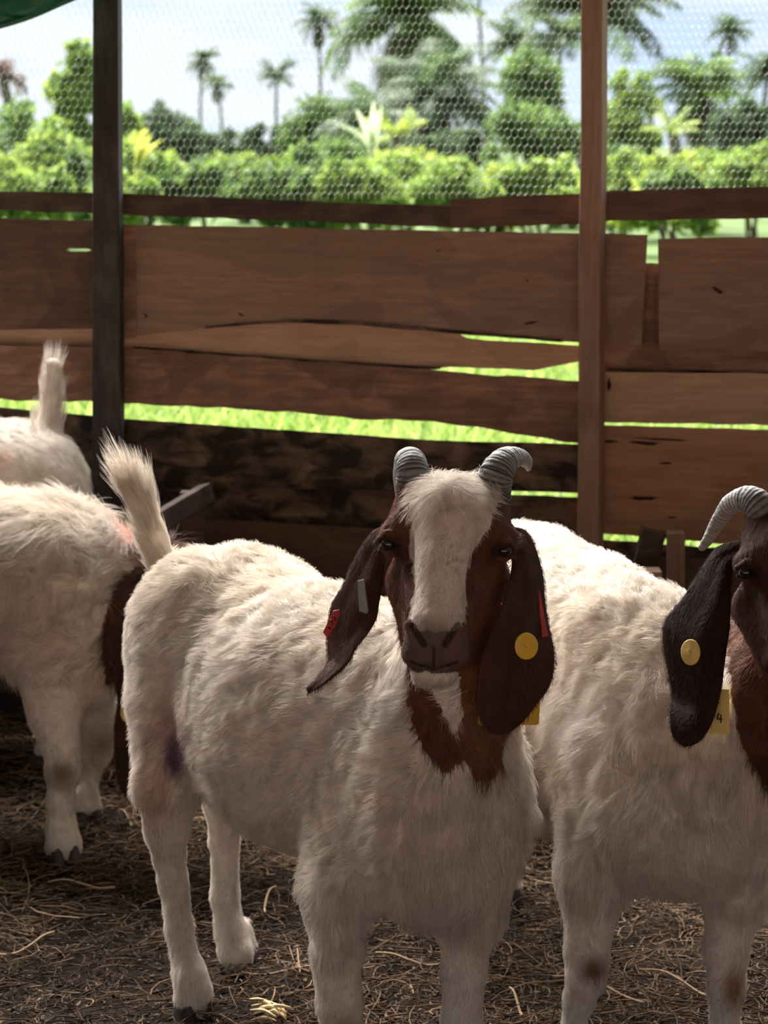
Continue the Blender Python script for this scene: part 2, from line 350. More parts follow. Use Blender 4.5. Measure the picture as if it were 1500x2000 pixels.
for s in [(1255, 973, 58, 9, .03), (1260, 865, 60, 7, .06), (1290, 858, 120, 4, .05), (1190, 862, 30, 5, 0), (1300, 905, 26, 4, 0), (1312, 1010, 20, 4, 0), (1403, 568, 22, 8, .5),
          (1035, 631, 26, 5, -.1), (1190, 750, 7, 24, 0), (285, 617, 5, 14, -.5), (470, 614, 14, 4, .4), (856, 490, 5, 5, 0), (1030, 548, 5, 5, 0)]:
    V, Q = dark_marks([s]); mesh_np('knot', V, Q, M_knot, fence, smooth=False)

def post(p0, p1, y0, y1, wpx0, wpx1, dep, yaw, mat, label):
    """post leaning from top (p0 at py=y0) to bottom (p1 at py=y1)"""
    n = 40; V = []; half = .5
    for k in range(n):
        f = k / (n - 1); py = y0 + f * (y1 - y0); px = p0 + f * (p1 - p0); w = (wpx0 + f * (wpx1 - wpx0)) * 4.35 / FPX
        c = onwall(px, py, .022 + dep / 2 + .004)
        nx = .002 * vnoise(np.array([k * .21, px * .1, 0.]))
        ax = np.array([math.cos(yaw), math.sin(yaw), 0]); ay = np.array([-math.sin(yaw), math.cos(yaw), 0])
        for sx_, sy_ in ((-1, -1), (1, -1), (1, 1), (-1, 1)): V.append(c + ax * (sx_ * w / 2 + nx) + ay * sy_ * dep / 2)
    V = np.array(V); Fq = [[k * 4 + j, k * 4 + (j + 1) % 4, k * 4 + 4 + (j + 1) % 4, k * 4 + 4 + j] for k in range(n - 1) for j in range(4)]
    Fq += [[3, 2, 1, 0], [n * 4 - 4, n * 4 - 3, n * 4 - 2, n * 4 - 1]]
    V[:, 2] = np.maximum(V[:, 2], 0)
    o = mesh_np('post', V, np.array(Fq)[:, ::-1], WD[mat], fence, smooth=False, origin=V.mean(0)); bevel(o, .003); o['label'] = label; return o
post(-760, -770, -420, 1440, 46, 56, .05, math.radians(-4), 'post_d', 'dark post')
post(2110, 2080, -420, 1440, 42, 44, .05, math.radians(-20), 'post', 'brown post')
post(208, 214, -420, 1440, 44, 64, .05, math.radians(-4), 'post_d', 'dark weathered post')
post(1166, 1149, -420, 1440, 40, 44, .05, math.radians(-20), 'post', 'brown post')

# chicken wire stapled to the outer side, above the rail
def chicken_wire():
    cw, ch = 13.2, 21.; P = []; rows = 30; cols = 190
    for r in range(rows):
        for c in range(cols):
            x = -480 + c * cw + (r % 2) * cw / 2; y = 392 - r * ch * .75
            x += 1.5 * math.sin(y * .02 + x * .004); y += 3 * math.sin(x * .006)
            a = (x, y); b = (x, y - ch * .45); l = (x - cw / 2, y - ch * .75); rr = (x + cw / 2, y - ch * .75)
            P += [(a, b), (b, l), (b, rr)]
    P = np.array([[onwall(*p, -.032), onwall(*q, -.032)] for p, q in P])
    # the twisted strands (first of each triple) are thicker
    R = np.full((len(P), 2), .0002); R[0::3] = .00036
    V, Q = tubes(P, R, 3); o = mesh_np('chicken_wire', V, Q, M_wire)
    tag(o, 'galvanised hexagonal wire netting stretched above the plank fence', 'wire netting')
chicken_wire()

# green tarpaulin at the upper left
def tarp():
    n, m = 40, 16; V = []
    for i in range(n):
        f = i / (n - 1); px = -200 + f * 470
        lowy = 52 - (px - 0) * .36 + 3 * math.sin(px * .03)
        for j in range(m):
            g = j / (m - 1); py = lowy - g * 330
            V.append(W(px, py, 4.12 + .02 * math.sin(g * 22 + f * 5) + .012 * math.sin(f * 19)))
    V = np.array(V); i, j = np.meshgrid(np.arange(n - 1), np.arange(m - 1), indexing='ij'); a = (i * m + j).ravel()
    o = mesh_np('tarpaulin', V, np.stack([a, a + 1, a + m + 1, a + m], 1), M_tarp, origin=V.mean(0))
    s = o.modifiers.new('thick', 'SOLIDIFY'); s.thickness = .003
    tag(o, 'dark green plastic sheet hanging at the upper left corner', 'tarpaulin')
    P = np.array([W(px, 52 - px * .36 + 3 * math.sin(px * .03) - 2, 4.115) for px in np.linspace(-200, 270, 30)])
    V, Q, _, _ = cap_tube(P, [.006] * 30, 8); mesh_np('hem', V, Q, M_tarp, o)
tarp()

# feed trough pieces near the fence
tr = empty('hay_rack', W(1300, 1430, 4.12), 'dark wooden rack with leaning board and upright, against the fence right of the brown post', 'rack')
def stick(a, b, w, d, mat, name, parent, yaw=0.):
    a, b = np.array(a), np.array(b); z = norm(b - a); x = norm(np.cross([0, 1., 0], z)); y = np.cross(z, x); R = np.stack([x, y, z], 1)
    V, Q = box((a + b) / 2, (w, d, np.linalg.norm(b - a)), R); o = mesh_np(name, V, Q, WD[mat], parent, smooth=False, origin=(a + b) / 2); bevel(o, .002); return o
stick(W(1316, 1435, 4.15), W(1320, 1038, 4.15), .034, .035, 'post', 'upright', tr)
stick(W(1180, 1400, 4.18), W(1277, 1036, 4.18), .05, .03, 'rail', 'leaning_board', tr)
stick(W(1270, 1360, 4.05), W(1275, 1112, 4.05), .032, .05, 'post', 'block', tr)['label'] = 'short stub with sawn pale top'
stick(W(1120, 1205, 4.2), W(1520, 1235, 4.2), .05, .03, 'rail', 'crossbar', tr)
stick(W(1470, 1440, 4.15), W(1472, 1100, 4.15), .034, .035, 'rail', 'upright', tr)
tb = empty('feed_trough', W(640, 1420, 3.95), 'low orange brown wooden trough behind the middle goat', 'trough')
def cbox(c, s, mat, name, parent):
    V, Q = box(c, s); o = mesh_np(name, V, Q, WD[mat], parent, smooth=False, origin=c); bevel(o, .002); return o
cx = W(860, 1200, 3.78)
cbox((cx[0], 3.72, .31), (.42, .02, .16), 'orange', 'side_board', tb); cbox((cx[0], 3.92, .31), (.42, .02, .16), 'orange', 'side_board', tb)
cbox((cx[0], 3.82, .235), (.42, .18, .02), 'mid', 'bottom_board', tb)
for sgn in (-1, 1):
    cbox((cx[0] + sgn * .2, 3.82, .31), (.02, .18, .16), 'orange', 'end_board', tb)
    for yy in (3.745, 3.895): cbox((cx[0] + sgn * .17, yy, .1225), (.03, .03, .245), 'mid', 'leg', tb)
rb = empty('rail_stand', W(400, 1440, 4.2), 'small dark wooden rail end beside the upright tail of the middle goat', 'rail')
stick(W(300, 1025, 4.0), W(405, 962, 4.25), .04, .03, 'rail', 'bar', rb)
stick(W(372, 1440, 4.22), W(376, 960, 4.22), .05, .04, 'rail', 'upright', rb)

# ---------------------------------------------------------------- goats: smooth signed distance bodies
def cone(a, b): return ('c', W(a[0], a[1], a[2]), a[3] * a[2] / FPX, W(b[0], b[1], b[2]), b[3] * b[2] / FPX)
def LK(i): return .045 if i == 0 else (.03 if i == 1 else .010)
def chain(*pts): return [cone(pts[i], pts[i + 1]) for i in range(len(pts) - 1)]
def axes(f):
    f = norm(np.array([f[0], f[1], 0.])); l = np.array([-f[1], f[0], 0]); return np.stack([f, l, [0, 0, 1.]])
AX0 = np.eye(3)
def ell(p, s, A=AX0): return ('e', W(*p), np.array(s, float), A)
def sub(pr): return ('-',) + pr
def xf(pr, M, T, s):
    if pr[0] == '-': return ('-',) + xf(pr[1:], M, T, s)
    g = lambda p: T + s * (M @ (p - HEAD_O))
    if pr[0] == 'c': return ('c', g(pr[1]), pr[2] * s, g(pr[3]), pr[4] * s)
    return ('e', g(pr[1]), pr[2] * s, pr[3] @ M.T)
def bbox(pr):
    if pr[0] == '-': return bbox(pr[1:])
    if pr[0] == 'c': r = max(pr[2], pr[4]); return np.minimum(pr[1], pr[3]) - r, np.maximum(pr[1], pr[3]) + r
    e = np.sqrt(((pr[2][:, None] * pr[3]) ** 2).sum(0)); return pr[1] - e, pr[1] + e
def pdist(pr, X, Y, Z):
    if pr[0] == 'c':
        a, r1, b, r2 = pr[1:]; ab = b - a; L2 = ab @ ab
        dx, dy, dz = X - a[0], Y - a[1], Z - a[2]
        t = np.clip((dx * ab[0] + dy * ab[1] + dz * ab[2]) / L2, 0, 1)
        return np.sqrt((dx - t * ab[0]) ** 2 + (dy - t * ab[1]) ** 2 + (dz - t * ab[2]) ** 2) - (r1 + (r2 - r1) * t)
    c, s, A = pr[1:]; dx, dy, dz = X - c[0], Y - c[1], Z - c[2]; k0 = 0; k1 = 0
    for i in range(3):
        q = dx * A[i, 0] + dy * A[i, 1] + dz * A[i, 2]; k0 = k0 + (q / s[i]) ** 2; k1 = k1 + (q / s[i] ** 2) ** 2
    k0 = np.sqrt(k0); return k0 * (k0 - 1) / np.maximum(np.sqrt(k1), 1e-6)
def axis_grid(lo, hi, fine, h, hf):
    out = [lo]
    while out[-1] < hi:
        x = out[-1]
        if fine is None: st = h
        else:
            d = max(fine[0] - x, x - fine[1], 0); st = min(h, hf + d * .06)
        out.append(x + st)
    return np.array(out)
def sdf_mesh(prims, h=.005, fine=None, hf=.0017, k_def=.03, noise_amp=.0017):
    bb = [bbox(p[1] if isinstance(p[0], float) else p) for p in prims if (p[1] if isinstance(p[0], float) else p)[0] != '-']
    lo = np.min([b[0] for b in bb], 0) - .02; hi = np.max([b[1] for b in bb], 0) + .02
    ax = [axis_grid(lo[i], hi[i], None if fine is None else (fine[0][i], fine[1][i]), h, hf) for i in range(3)]
    D = np.full([len(a) for a in ax], 1., np.float32)
    for p in prims:
        k = k_def
        if isinstance(p[0], float): k, p = p
        neg = p[0] == '-'; b0, b1 = bbox(p)
        sl = tuple(slice(max(0, np.searchsorted(ax[i], b0[i] - k - .01) - 1), np.searchsorted(ax[i], b1[i] + k + .01) + 1) for i in range(3))
        X, Y, Z = np.meshgrid(ax[0][sl[0]], ax[1][sl[1]], ax[2][sl[2]], indexing='ij', sparse=True)
        d = pdist(p[1:] if neg else p, X, Y, Z).astype(np.float32); S = D[sl]
        if neg:
            hh = np.maximum(k - np.abs(S + d), 0) / k; D[sl] = np.maximum(S, -d) + hh * hh * k * .25
        else:
            hh = np.maximum(k - np.abs(S - d), 0) / k; D[sl] = np.minimum(S, d) - hh * hh * k * .25
    ins = D < 0; nx, ny, nz_ = D.shape
    cnt = np.zeros((nx - 1, ny - 1, nz_ - 1), np.int8)
    for a in (0, 1):
        for b in (0, 1):
            for c in (0, 1): cnt += ins[a:nx - 1 + a, b:ny - 1 + b, c:nz_ - 1 + c]
    act = np.argwhere((cnt > 0) & (cnt < 8)); idm = np.full(cnt.shape, -1, np.int32); idm[tuple(act.T)] = np.arange(len(act))
    acc = np.zeros((len(act), 3)); ct = np.zeros(len(act)); cor = {}
    for a in (0, 1):
        for b in (0, 1):
            for c in (0, 1): cor[(a, b, c)] = D[act[:, 0] + a, act[:, 1] + b, act[:, 2] + c]
    g = [np.stack([ax[i][act[:, i]], ax[i][act[:, i] + 1]], 1) for i in range(3)]
    for e1 in cor:
        for i in range(3):
            if e1[i] == 0:
                e2 = tuple(1 if j == i else e1[j] for j in range(3)); d1, d2 = cor[e1], cor[e2]
                mm = (d1 < 0) != (d2 < 0); t = np.where(mm, d1 / np.where(mm, d1 - d2, 1), 0)
                p = np.stack([g[j][:, e1[j]] + (t * (g[j][:, 1] - g[j][:, 0]) if j == i else 0) for j in range(3)], 1)
                acc[mm] += p[mm]; ct[mm] += 1
    V = acc / ct[:, None]; quads = []
    for i in range(3):
        s1 = [slice(None)] * 3; s2 = [slice(None)] * 3; s1[i] = slice(0, -1); s2[i] = slice(1, None)
        ch = ins[tuple(s1)] != ins[tuple(s2)]; E = np.argwhere(ch); j, k = (i + 1) % 3, (i + 2) % 3
        ok = (E[:, j] > 0) & (E[:, k] > 0) & (E[:, j] < D.shape[j] - 1) & (E[:, k] < D.shape[k] - 1); E = E[ok]
        def cid(dj, dk):
            q = E.copy(); q[:, j] -= dj; q[:, k] -= dk; return idm[tuple(q.T)]
        q = np.stack([cid(1, 1), cid(0, 1), cid(0, 0), cid(1, 0)], 1); fl = ~ins[tuple(E.T)]; q[fl] = q[fl][:, ::-1]; quads.append(q)
    Qd = np.vstack(quads)
    # relax a little
    for _ in range(2):
        S = np.zeros_like(V); c = np.zeros(len(V))
        for a, b in ((0, 1), (1, 2), (2, 3), (3, 0)):
            for u, v in ((a, b), (b, a)):
                for q in range(3): S[:, q] += np.bincount(Qd[:, u], V[Qd[:, v], q], len(V))
                c += np.bincount(Qd[:, u], minlength=len(V))
        V = V * .5 + .5 * S / c[:, None]
    if noise_amp:
        nr = vnormals(V, Qd); V = V + nr * (noise_amp * vnoise(V, 20.) + noise_amp * .9 * vnoise(V * [1, 1, .45], 42., 6) + noise_amp * .4 * vnoise(V, 75., 2))[:, None] * (1 if fine is None else np.clip(np.linalg.norm((V - (np.array(fine[0]) + fine[1]) / 2) / (np.array(fine[1]) - fine[0] + .06), axis=1) * 4 - 1.4, .12, 1)[:, None])
    return V, Qd
def vnormals(V, Q):
    n = np.cross(V[Q[:, 2]] - V[Q[:, 0]], V[Q[:, 3]] - V[Q[:, 1]]); r = np.zeros_like(V)
    for i in range(Q.shape[1]):
        for q in range(3): r[:, q] += np.bincount(Q[:, i], n[:, q], len(V))
    return norm(r)

def fur(parent, V, Q, col, count, flowf, lenf, seed=1, rad=.00022, cl=1.0, K=4, push=0.):
    rg_ = np.random.default_rng(seed)
    n = np.cross(V[Q[:, 2]] - V[Q[:, 0]], V[Q[:, 3]] - V[Q[:, 1]]); ar = np.linalg.norm(n, axis=1)
    f = rg_.choice(len(Q), count, p=ar / ar.sum()); u = rg_.random((count, 1)); v = rg_.random((count, 1)); q = Q[f]
    P = (V[q[:, 0]] * (1 - u) + V[q[:, 1]] * u) * (1 - v) + (V[q[:, 3]] * (1 - u) + V[q[:, 2]] * u) * v
    VN = vnormals(V, Q); nr = norm(VN[q[:, 0]]); C = (col[q[:, 0]] + col[q[:, 2]]) / 2
    fl, lift = flowf(P, nr); ln = lenf(P, nr) * (.6 + .8 * rg_.random(count)) * (1 + .35 * vnoise(P, 45., 41))
    if push: sg = np.where(rg_.random(count) < .6, 1, -1)[:, None] * np.where(nr[:, 1:2] > 0, -1, 1); nr = nr * sg; P = P + nr * push
    # tufts: low-frequency swirl plus random
    sw = np.stack([vnoise(P, 26., 1), vnoise(P, 26., 4), vnoise(P, 26., 8)], 1) * .55 * cl
    sw += np.stack([vnoise(P, 95., 11), vnoise(P, 95., 14), vnoise(P, 95., 18)], 1) * .38 * cl
    free = (lift > 5)[:, None]; lift = np.where(lift > 5, .12, lift)
    d = fl + sw + rg_.normal(0, .13, (count, 3)); d = np.where(free, norm(d), norm(d - nr * (d * nr).sum(1, keepdims=True)))
    lf = (lift * (1 + .9 * vnoise(P, 55., 21)) + rg_.normal(0, .06, count))[:, None]
    pts = np.zeros((count, K, 3)); pts[:, 0] = P - nr * .0005; cur = P.copy()
    for k in range(1, K):
        t = k / (K - 1); dd = norm(d + nr * np.maximum(lf * (1.5 - 1.1 * t), .02) + np.array([0, 0, -.15]) * t)
        cur = cur + dd * (ln / (K - 1))[:, None]; pts[:, k] = cur
    hc = bpy.data.hair_curves.new('fur'); hc.add_curves([K] * count)
    hc.position_data.foreach_set('vector', (pts - np.array(parent.location)).astype(np.float32).ravel())
    ra = hc.attributes.new('radius', 'FLOAT', 'POINT'); prof = np.array([1., .9, .65, .15])[None] if K == 4 else np.linspace(1, .15, K)[None]
    ra.data.foreach_set('value', (rad * prof * np.ones((count, 1))).astype(np.float32).ravel())
    ca = hc.attributes.new('Col', 'FLOAT_COLOR', 'CURVE'); c4 = np.ones((count, 4), np.float32)
    tuft = 1 + .16 * vnoise(P, 70., 31) + .14 * vnoise(P, 160., 35)
    c4[:, :3] = np.clip(C * (.85 + .3 * rg_.random((count, 1))) * tuft[:, None], 0, .95); ca.data.foreach_set('color', c4.ravel())
    hc.materials.append(M_fur)
    o = bpy.data.objects.new('fur', hc); COL.objects.link(o); o.parent = parent; return o

WHITE = np.array([.74, .675, .61]); CREAM = np.array([.71, .60, .47]); FACE = np.array([.115, .045, .028]); NECK = np.array([.155, .055, .027])
ORNG = np.array([.36, .17, .07]); NOSE = np.array([.13, .085, .078]); PINK = np.array([.62, .40, .34])
HEAD_O = W(877, 1100, 2.50)
# head of the middle goat (others reuse it, moved)
HEAD = [
    (.02, ell((879, 1022, 2.535), (.070, .075, .056))),
    (.02, ell((876, 1000, 2.50), (.046, .04, .045))),
    (.02, cone((874, 1000, 2.475, 62), (853, 1205, 2.385, 40))),
    (.025, cone((874, 1095, 2.515, 88), (852, 1215, 2.43, 58))),
    (.015, cone((770, 1045, 2.505, 24), (775, 1062, 2.50, 22))), (.015, cone((988, 1052, 2.50, 22), (982, 1072, 2.495, 22))),
    (.015, cone((800, 1032, 2.50, 40), (772, 1050, 2.52, 28))), (.015, cone((950, 1035, 2.50, 42), (980, 1058, 2.515, 30))),
    (.025, cone((812, 1135, 2.54, 58), (822, 1245, 2.455, 36))), (.025, cone((938, 1130, 2.54, 58), (893, 1250, 2.455, 42))),
    (.02, ell((850, 1240, 2.385), (.036, .032, .030))),
    (.010, ell((820, 1274, 2.383), (.022, .026, .021))), (.010, ell((878, 1274, 2.383), (.023, .026, .021))),
    (.010, ell((848, 1308, 2.400), (.030, .029, .021))),
    (.006, cone((797, 1220, 2.374, 8), (812, 1262, 2.364, 8))), (.006, cone((900, 1220, 2.374, 8), (884, 1262, 2.364, 8))),
    (.008, ell((848, 1245, 2.358), (.013, .008, .015))),
    (.005, sub(cone((805, 1222, 2.358, 6.5), (826, 1258, 2.353, 5.5)))), (.005, sub(cone((893, 1221, 2.358, 6.5), (871, 1258, 2.353, 5.5)))),
    (.005, sub(cone((847, 1268, 2.351, 2.6), (847, 1306, 2.360, 2.6)))),
    (.005, sub(cone((847, 1308, 2.362, 3.5), (803, 1292, 2.372, 3)))), (.005, sub(cone((847, 1308, 2.362, 3.5), (894, 1292, 2.372, 3)))),
    (.006, sub(cone((754, 1060, 2.477, 8), (766, 1064, 2.470, 8)))), (.006, sub(cone((990, 1076, 2.477, 8), (976, 1076, 2.470, 8)))),
    (.006, cone((742, 1053, 2.492, 7), (757, 1044, 2.480, 8))), (.006, cone((757, 1044, 2.480, 8), (776, 1056, 2.474, 7))),
    (.006, cone((744, 1070, 2.492, 5), (758, 1078, 2.484, 5))), (.006, cone((758, 1078, 2.484, 5), (774, 1072, 2.476, 5))),
    (.006, cone((1003, 1067, 2.492, 7), (986, 1057, 2.480, 9))), (.006, cone((986, 1057, 2.480, 9), (966, 1068, 2.474, 7))),
    (.006, cone((1000, 1085, 2.492, 5), (984, 1092, 2.484, 5))), (.006, cone((984, 1092, 2.484, 5), (967, 1086, 2.476, 5))),
    (.010, cone((800, 1110, 2.478, 14), (808, 1190, 2.430, 12))), (.010, cone((925, 1112, 2.478, 14), (905, 1195, 2.430, 12))),
    (.02, cone((808, 955, 2.535, 33), (812, 990, 2.53, 40))), (.02, cone((955, 958, 2.535, 35), (948, 990, 2.53, 42))),
]
BLAZE = [(800, 900), (968, 900), (974, 960), (964, 1010), (945, 1040), (920, 1085), (910, 1120), (913, 1205), (885, 1232), (812, 1232), (803, 1195), (810, 1140), (803, 1080), (800, 1010), (798, 960)]
def face_color(P, blaze=BLAZE):
    """P in middle-goat head space"""
    px, py = proj(P); jx = px + 6 * vnoise(P, 90.); jy = py + 6 * vnoise(P, 90., 5)
    C = np.tile(FACE, (len(P), 1)); w = np.clip((px - 870) / 90, 0, 1)[:, None]; C = C * (1 + .9 * w * np.clip((py - 1080) / 120, 0, 1)[:, None])
    wt = WHITE * np.array([.92, .90, .88]); C[inpoly(jx, jy, blaze) & (P[:, 1] < 2.60)] = wt
    t = np.clip((jy - 1192) / 45, 0, 1)[:, None] * np.clip(1 - np.abs(px - 850)[:, None] / 75, 0, 1) ** .4 * (P[:, 1:2] < 2.44); C = C * (1 - t) + NOSE * t
    m = (jy > 1313) & (np.abs(px - 848) < 60); C[m] = WHITE * .85
    # shade of the mouth crease and nostril hollows, painted into the colour
    def near(a, b, r):
        a, b = np.array(a), np.array(b); ab = b - a; p = np.stack([px, py], 1); tt = np.clip(((p - a) @ ab) / (ab @ ab), 0, 1)
        return np.linalg.norm(p - a - tt[:, None] * ab, axis=1) < r
    dk = (near((805, 1222), (828, 1259), 6.5) | near((893, 1221), (869, 1259), 6.5) | near((847, 1264), (847, 1306), 2.2) | near((847, 1308), (803, 1292), 2.5) | near((847, 1308), (894, 1292), 2.5)) & (P[:, 1] < 2.40)
    C[dk] = C[dk] * .30
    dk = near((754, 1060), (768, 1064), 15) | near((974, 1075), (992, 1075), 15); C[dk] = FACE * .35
    return C

def ear(parent, rows, tipcol=FACE, bulge=.012, M=None, T=None, s=1., name='ear', thick=.0045):
    """rows: (left px,py,Y, right px,py,Y, bulge toward the camera)"""
    if M is not None: pass
    R = np.array(rows, float); n = 44; S = spline(R, n); m = 15; V = np.zeros((n, m, 3))
    for i in range(n):
        a = W(*S[i, :3]); b = W(*S[i, 3:6])
        for j in range(m):
            f = j / (m - 1); p = a * (1 - f) + b * f; e_ = math.sin(math.pi * min(1, i / n * 1.6 + .25))
            p = p + np.array([0, -1, 0]) * (S[i, 6] * math.sin(math.pi * f) + .0035 * math.sin(f * 13 + i * .05) * math.sin(math.pi * f) * (1 - i / n) + .002 * math.sin(i * .35 + f * 4) * f * (1 - f) * 4 - .004 * abs(f - .5) ** 3 * 8 * math.sin(i * .3))
            V[i, j] = p
    V = V.reshape(-1, 3); i, j = np.meshgrid(np.arange(n - 1), np.arange(m - 1), indexing='ij'); a = (i * m + j).ravel()
    C = np.tile(tipcol, (len(V), 1)) * (1 + .25 * vnoise(V, 40.))[:, None]
    o = mesh_np(name, V, np.stack([a, a + 1, a + m + 1, a + m], 1), M_ear, parent, col=C, origin=V.mean(0))
    md = o.modifiers.new('thick', 'SOLIDIFY'); md.thickness = thick; md.offset = 0
    efl = lambda P, nr: (np.tile([0, 0, -1.], (len(P), 1)), np.full(len(P), .30))
    Qe = np.stack([a, a + 1, a + m + 1, a + m], 1)
    fu = fur(o, V, Qe, C, 9000, efl, lambda P, nr: np.full(len(P), .006), seed=5, rad=.00018, cl=.5, push=.0022)
    md = o.modifiers.new('sub', 'SUBSURF'); md.levels = 1; md.render_levels = 1
    return o
def sub_link(o, parent_part):
    """re-parent o under a part, keeping its world place"""
    bpy.context.view_layer.update(); mw = o.matrix_world.copy(); o.parent = parent_part; o.matrix_parent_inverse = parent_part.matrix_world.inverted(); o.matrix_world = mw
def horn(parent, path, rads, name='horn', rings=24, light=.30):
    P = [W(*p) for p in path]; n = 130; sides = 24
    S = spline(P, n); R = spline(np.array(rads)[:, None] * np.array([p[2] for p in path])[:, None] / FPX, n)[:, 0]
    t = np.linspace(0, 1, n); amp = np.clip(1.1 - t * 1.15, 0, 1); saw = (t ** .85 * rings * 1.4) % 1
    R = R * (1 + .08 * amp * (np.abs(saw - .5) * 2 - .5) + .02 * np.random.default_rng(3).normal(size=n) * amp)
    V, Q = tubes(S[None], R[None], sides); V = np.vstack([V, S[-1] + norm(S[-1] - S[-2]) * R[-1] * .6]); j = np.arange(sides); j2 = (j + 1) % sides
    T = np.stack([np.full(sides, len(V) - 1), (n - 1) * sides + j, (n - 1) * sides + j2], 1)
    V = V + (norm(V - V.mean(0)) * (.0007 * vnoise(V, 150.))[:, None])
    tt = np.append(np.repeat(t, sides), 1.); dark = np.clip(np.append(np.repeat(saw, sides), 0) * 2.2 - .9, 0, 1) * np.clip(1.25 - tt * 1.2, 0, 1)
    g = (light * (.22 + .85 * np.clip(tt * 2.6, 0, 1)))[:, None] * np.array([.95, .93, .92]); C = g * (1 - .82 * dark[:, None])
    return mesh_np(name, V, [Q, T], M_horn, parent, col=C, origin=V.mean(0))
def eye(parent, c, r, name='eye'):
    n = 20; u, v = np.meshgrid(np.linspace(0, 2 * math.pi, 2 * n), np.linspace(.001, math.pi - .001, n), indexing='ij')
    V = c + r * np.stack([np.sin(v) * np.cos(u), np.sin(v) * np.sin(u), np.cos(v)], -1).reshape(-1, 3); m = n; k = 2 * n
    i, j = np.meshgrid(np.arange(k - 1), np.arange(m - 1), indexing='ij'); a = (i * m + j).ravel()
    o = mesh_np(name, V, np.stack([a, a + m, a + m + 1, a + 1], 1), M_eye, parent, origin=c)
    # lower lid rim
    return o
def hoof(parent, p, f, w=.026):
    """two claws standing on the floor at p, pointing along f"""
    f = norm(np.array([f[0], f[1], 0.])); l = np.array([-f[1], f[0], 0]); parts = []
    for s in (-1, 1):
        n = 7; V = []; sec = 10
        for k in range(n):
            t = k / (n - 1); zz = .036 * t - .002; sc = 1 - .22 * t
            for q in range(sec):
                a = 2 * math.pi * q / sec; fx = math.cos(a); lx = math.sin(a)
                V.append(np.array([p[0], p[1], 0]) + f * (fx * .026 * sc * (1.25 if fx > 0 else .9) - t * .008 + .004) + l * (s * w * .56 + lx * w * .58 * sc) + np.array([0, 0, zz]))
        V = np.array(V); Fq = [[k * sec + q, k * sec + (q + 1) % sec, (k + 1) * sec + (q + 1) % sec, (k + 1) * sec + q] for k in range(n - 1) for q in range(sec)]
        parts.append((V, [np.array(Fq), np.array([list(range(sec))[::-1], list(range((n - 1) * sec, n * sec))])]))
    V, Q = join(parts); return mesh_np('hoof', V, Q, M_hoof, parent, origin=(p[0], p[1], 0))
def disc(parent, c, nrm, rx, ry, th, mat, name, hole=True):
    nrm = norm(np.array(nrm, float)); u = norm(np.cross([0, 0, 1.], nrm)); v = np.cross(nrm, u); n = 36
    prof = [(0, .55), (.09, .55), (.10, 1.6), (.20, 1.5), (.24, 1.0), (.92, 1.0), (1, .6), (1, -.6), (.92, -1), (0, -1)] if hole else [(0, 1), (.9, 1), (1, .5), (1, -.5), (.9, -1), (0, -1)]
    V = []
    for r_, z_ in prof:
        for q in range(n):
            a = 2 * math.pi * q / n; V.append(c + u * rx * r_ * math.cos(a) + v * ry * r_ * math.sin(a) + nrm * z_ * th / 2)
    m = len(prof); Fq = [[k * n + q, k * n + (q + 1) % n, (k + 1) * n + (q + 1) % n, (k + 1) * n + q] for k in range(m - 1) for q in range(n)]
    return mesh_np(name, V, np.array(Fq), mat, parent, origin=c)
def plate(parent, pts, th, mat, name):
    """thin tag plate from corner points (world)"""
    P = np.array(pts); n_ = norm(np.cross(P[1] - P[0], P[2] - P[0])); k = len(P)
    V = np.vstack([P + n_ * th / 2, P - n_ * th / 2]); Fq = [np.array([list(range(k)), list(range(2 * k - 1, k - 1, -1))]), np.array([[i, k + i, k + (i + 1) % k, (i + 1) % k] for i in range(k)])]
    o = mesh_np(name, V, Fq, mat, parent, smooth=False, origin=V.mean(0)); bevel(o, .0008, 2); return o

def toes(feet):
    out = []
    for p, f in feet:
        f = norm(np.array([f[0], f[1], 0.])); l = np.array([-f[1], f[0], 0])
        for sg in (-1, 1):
            a_ = np.array([p[0], p[1], .066]) + l * sg * .007 - f * .006; b_ = np.array([p[0], p[1], .036]) + l * sg * .0135 + f * .004
            out.append((.006, ('c', a_, .0175, b_, .0165)))
    return out
def goat(name, base, prims, colorf, count, flowf, lenf, feet, label, group='boer goats in the pen', fine=None, h=.005, seed=1, rad=.00027, cl=1.2):
    root = empty(name, base, label, 'goat', group)
    V, Q = sdf_mesh(prims + toes(feet), h=h, fine=fine); C = colorf(V)
    mesh_np('body', V, Q, M_skin, root, col=C * .9, origin=base)
    fur(root, V, Q, C, count, flowf, lenf, seed, rad, cl)
    for p, f in feet: hoof(root, p, f)
    return root

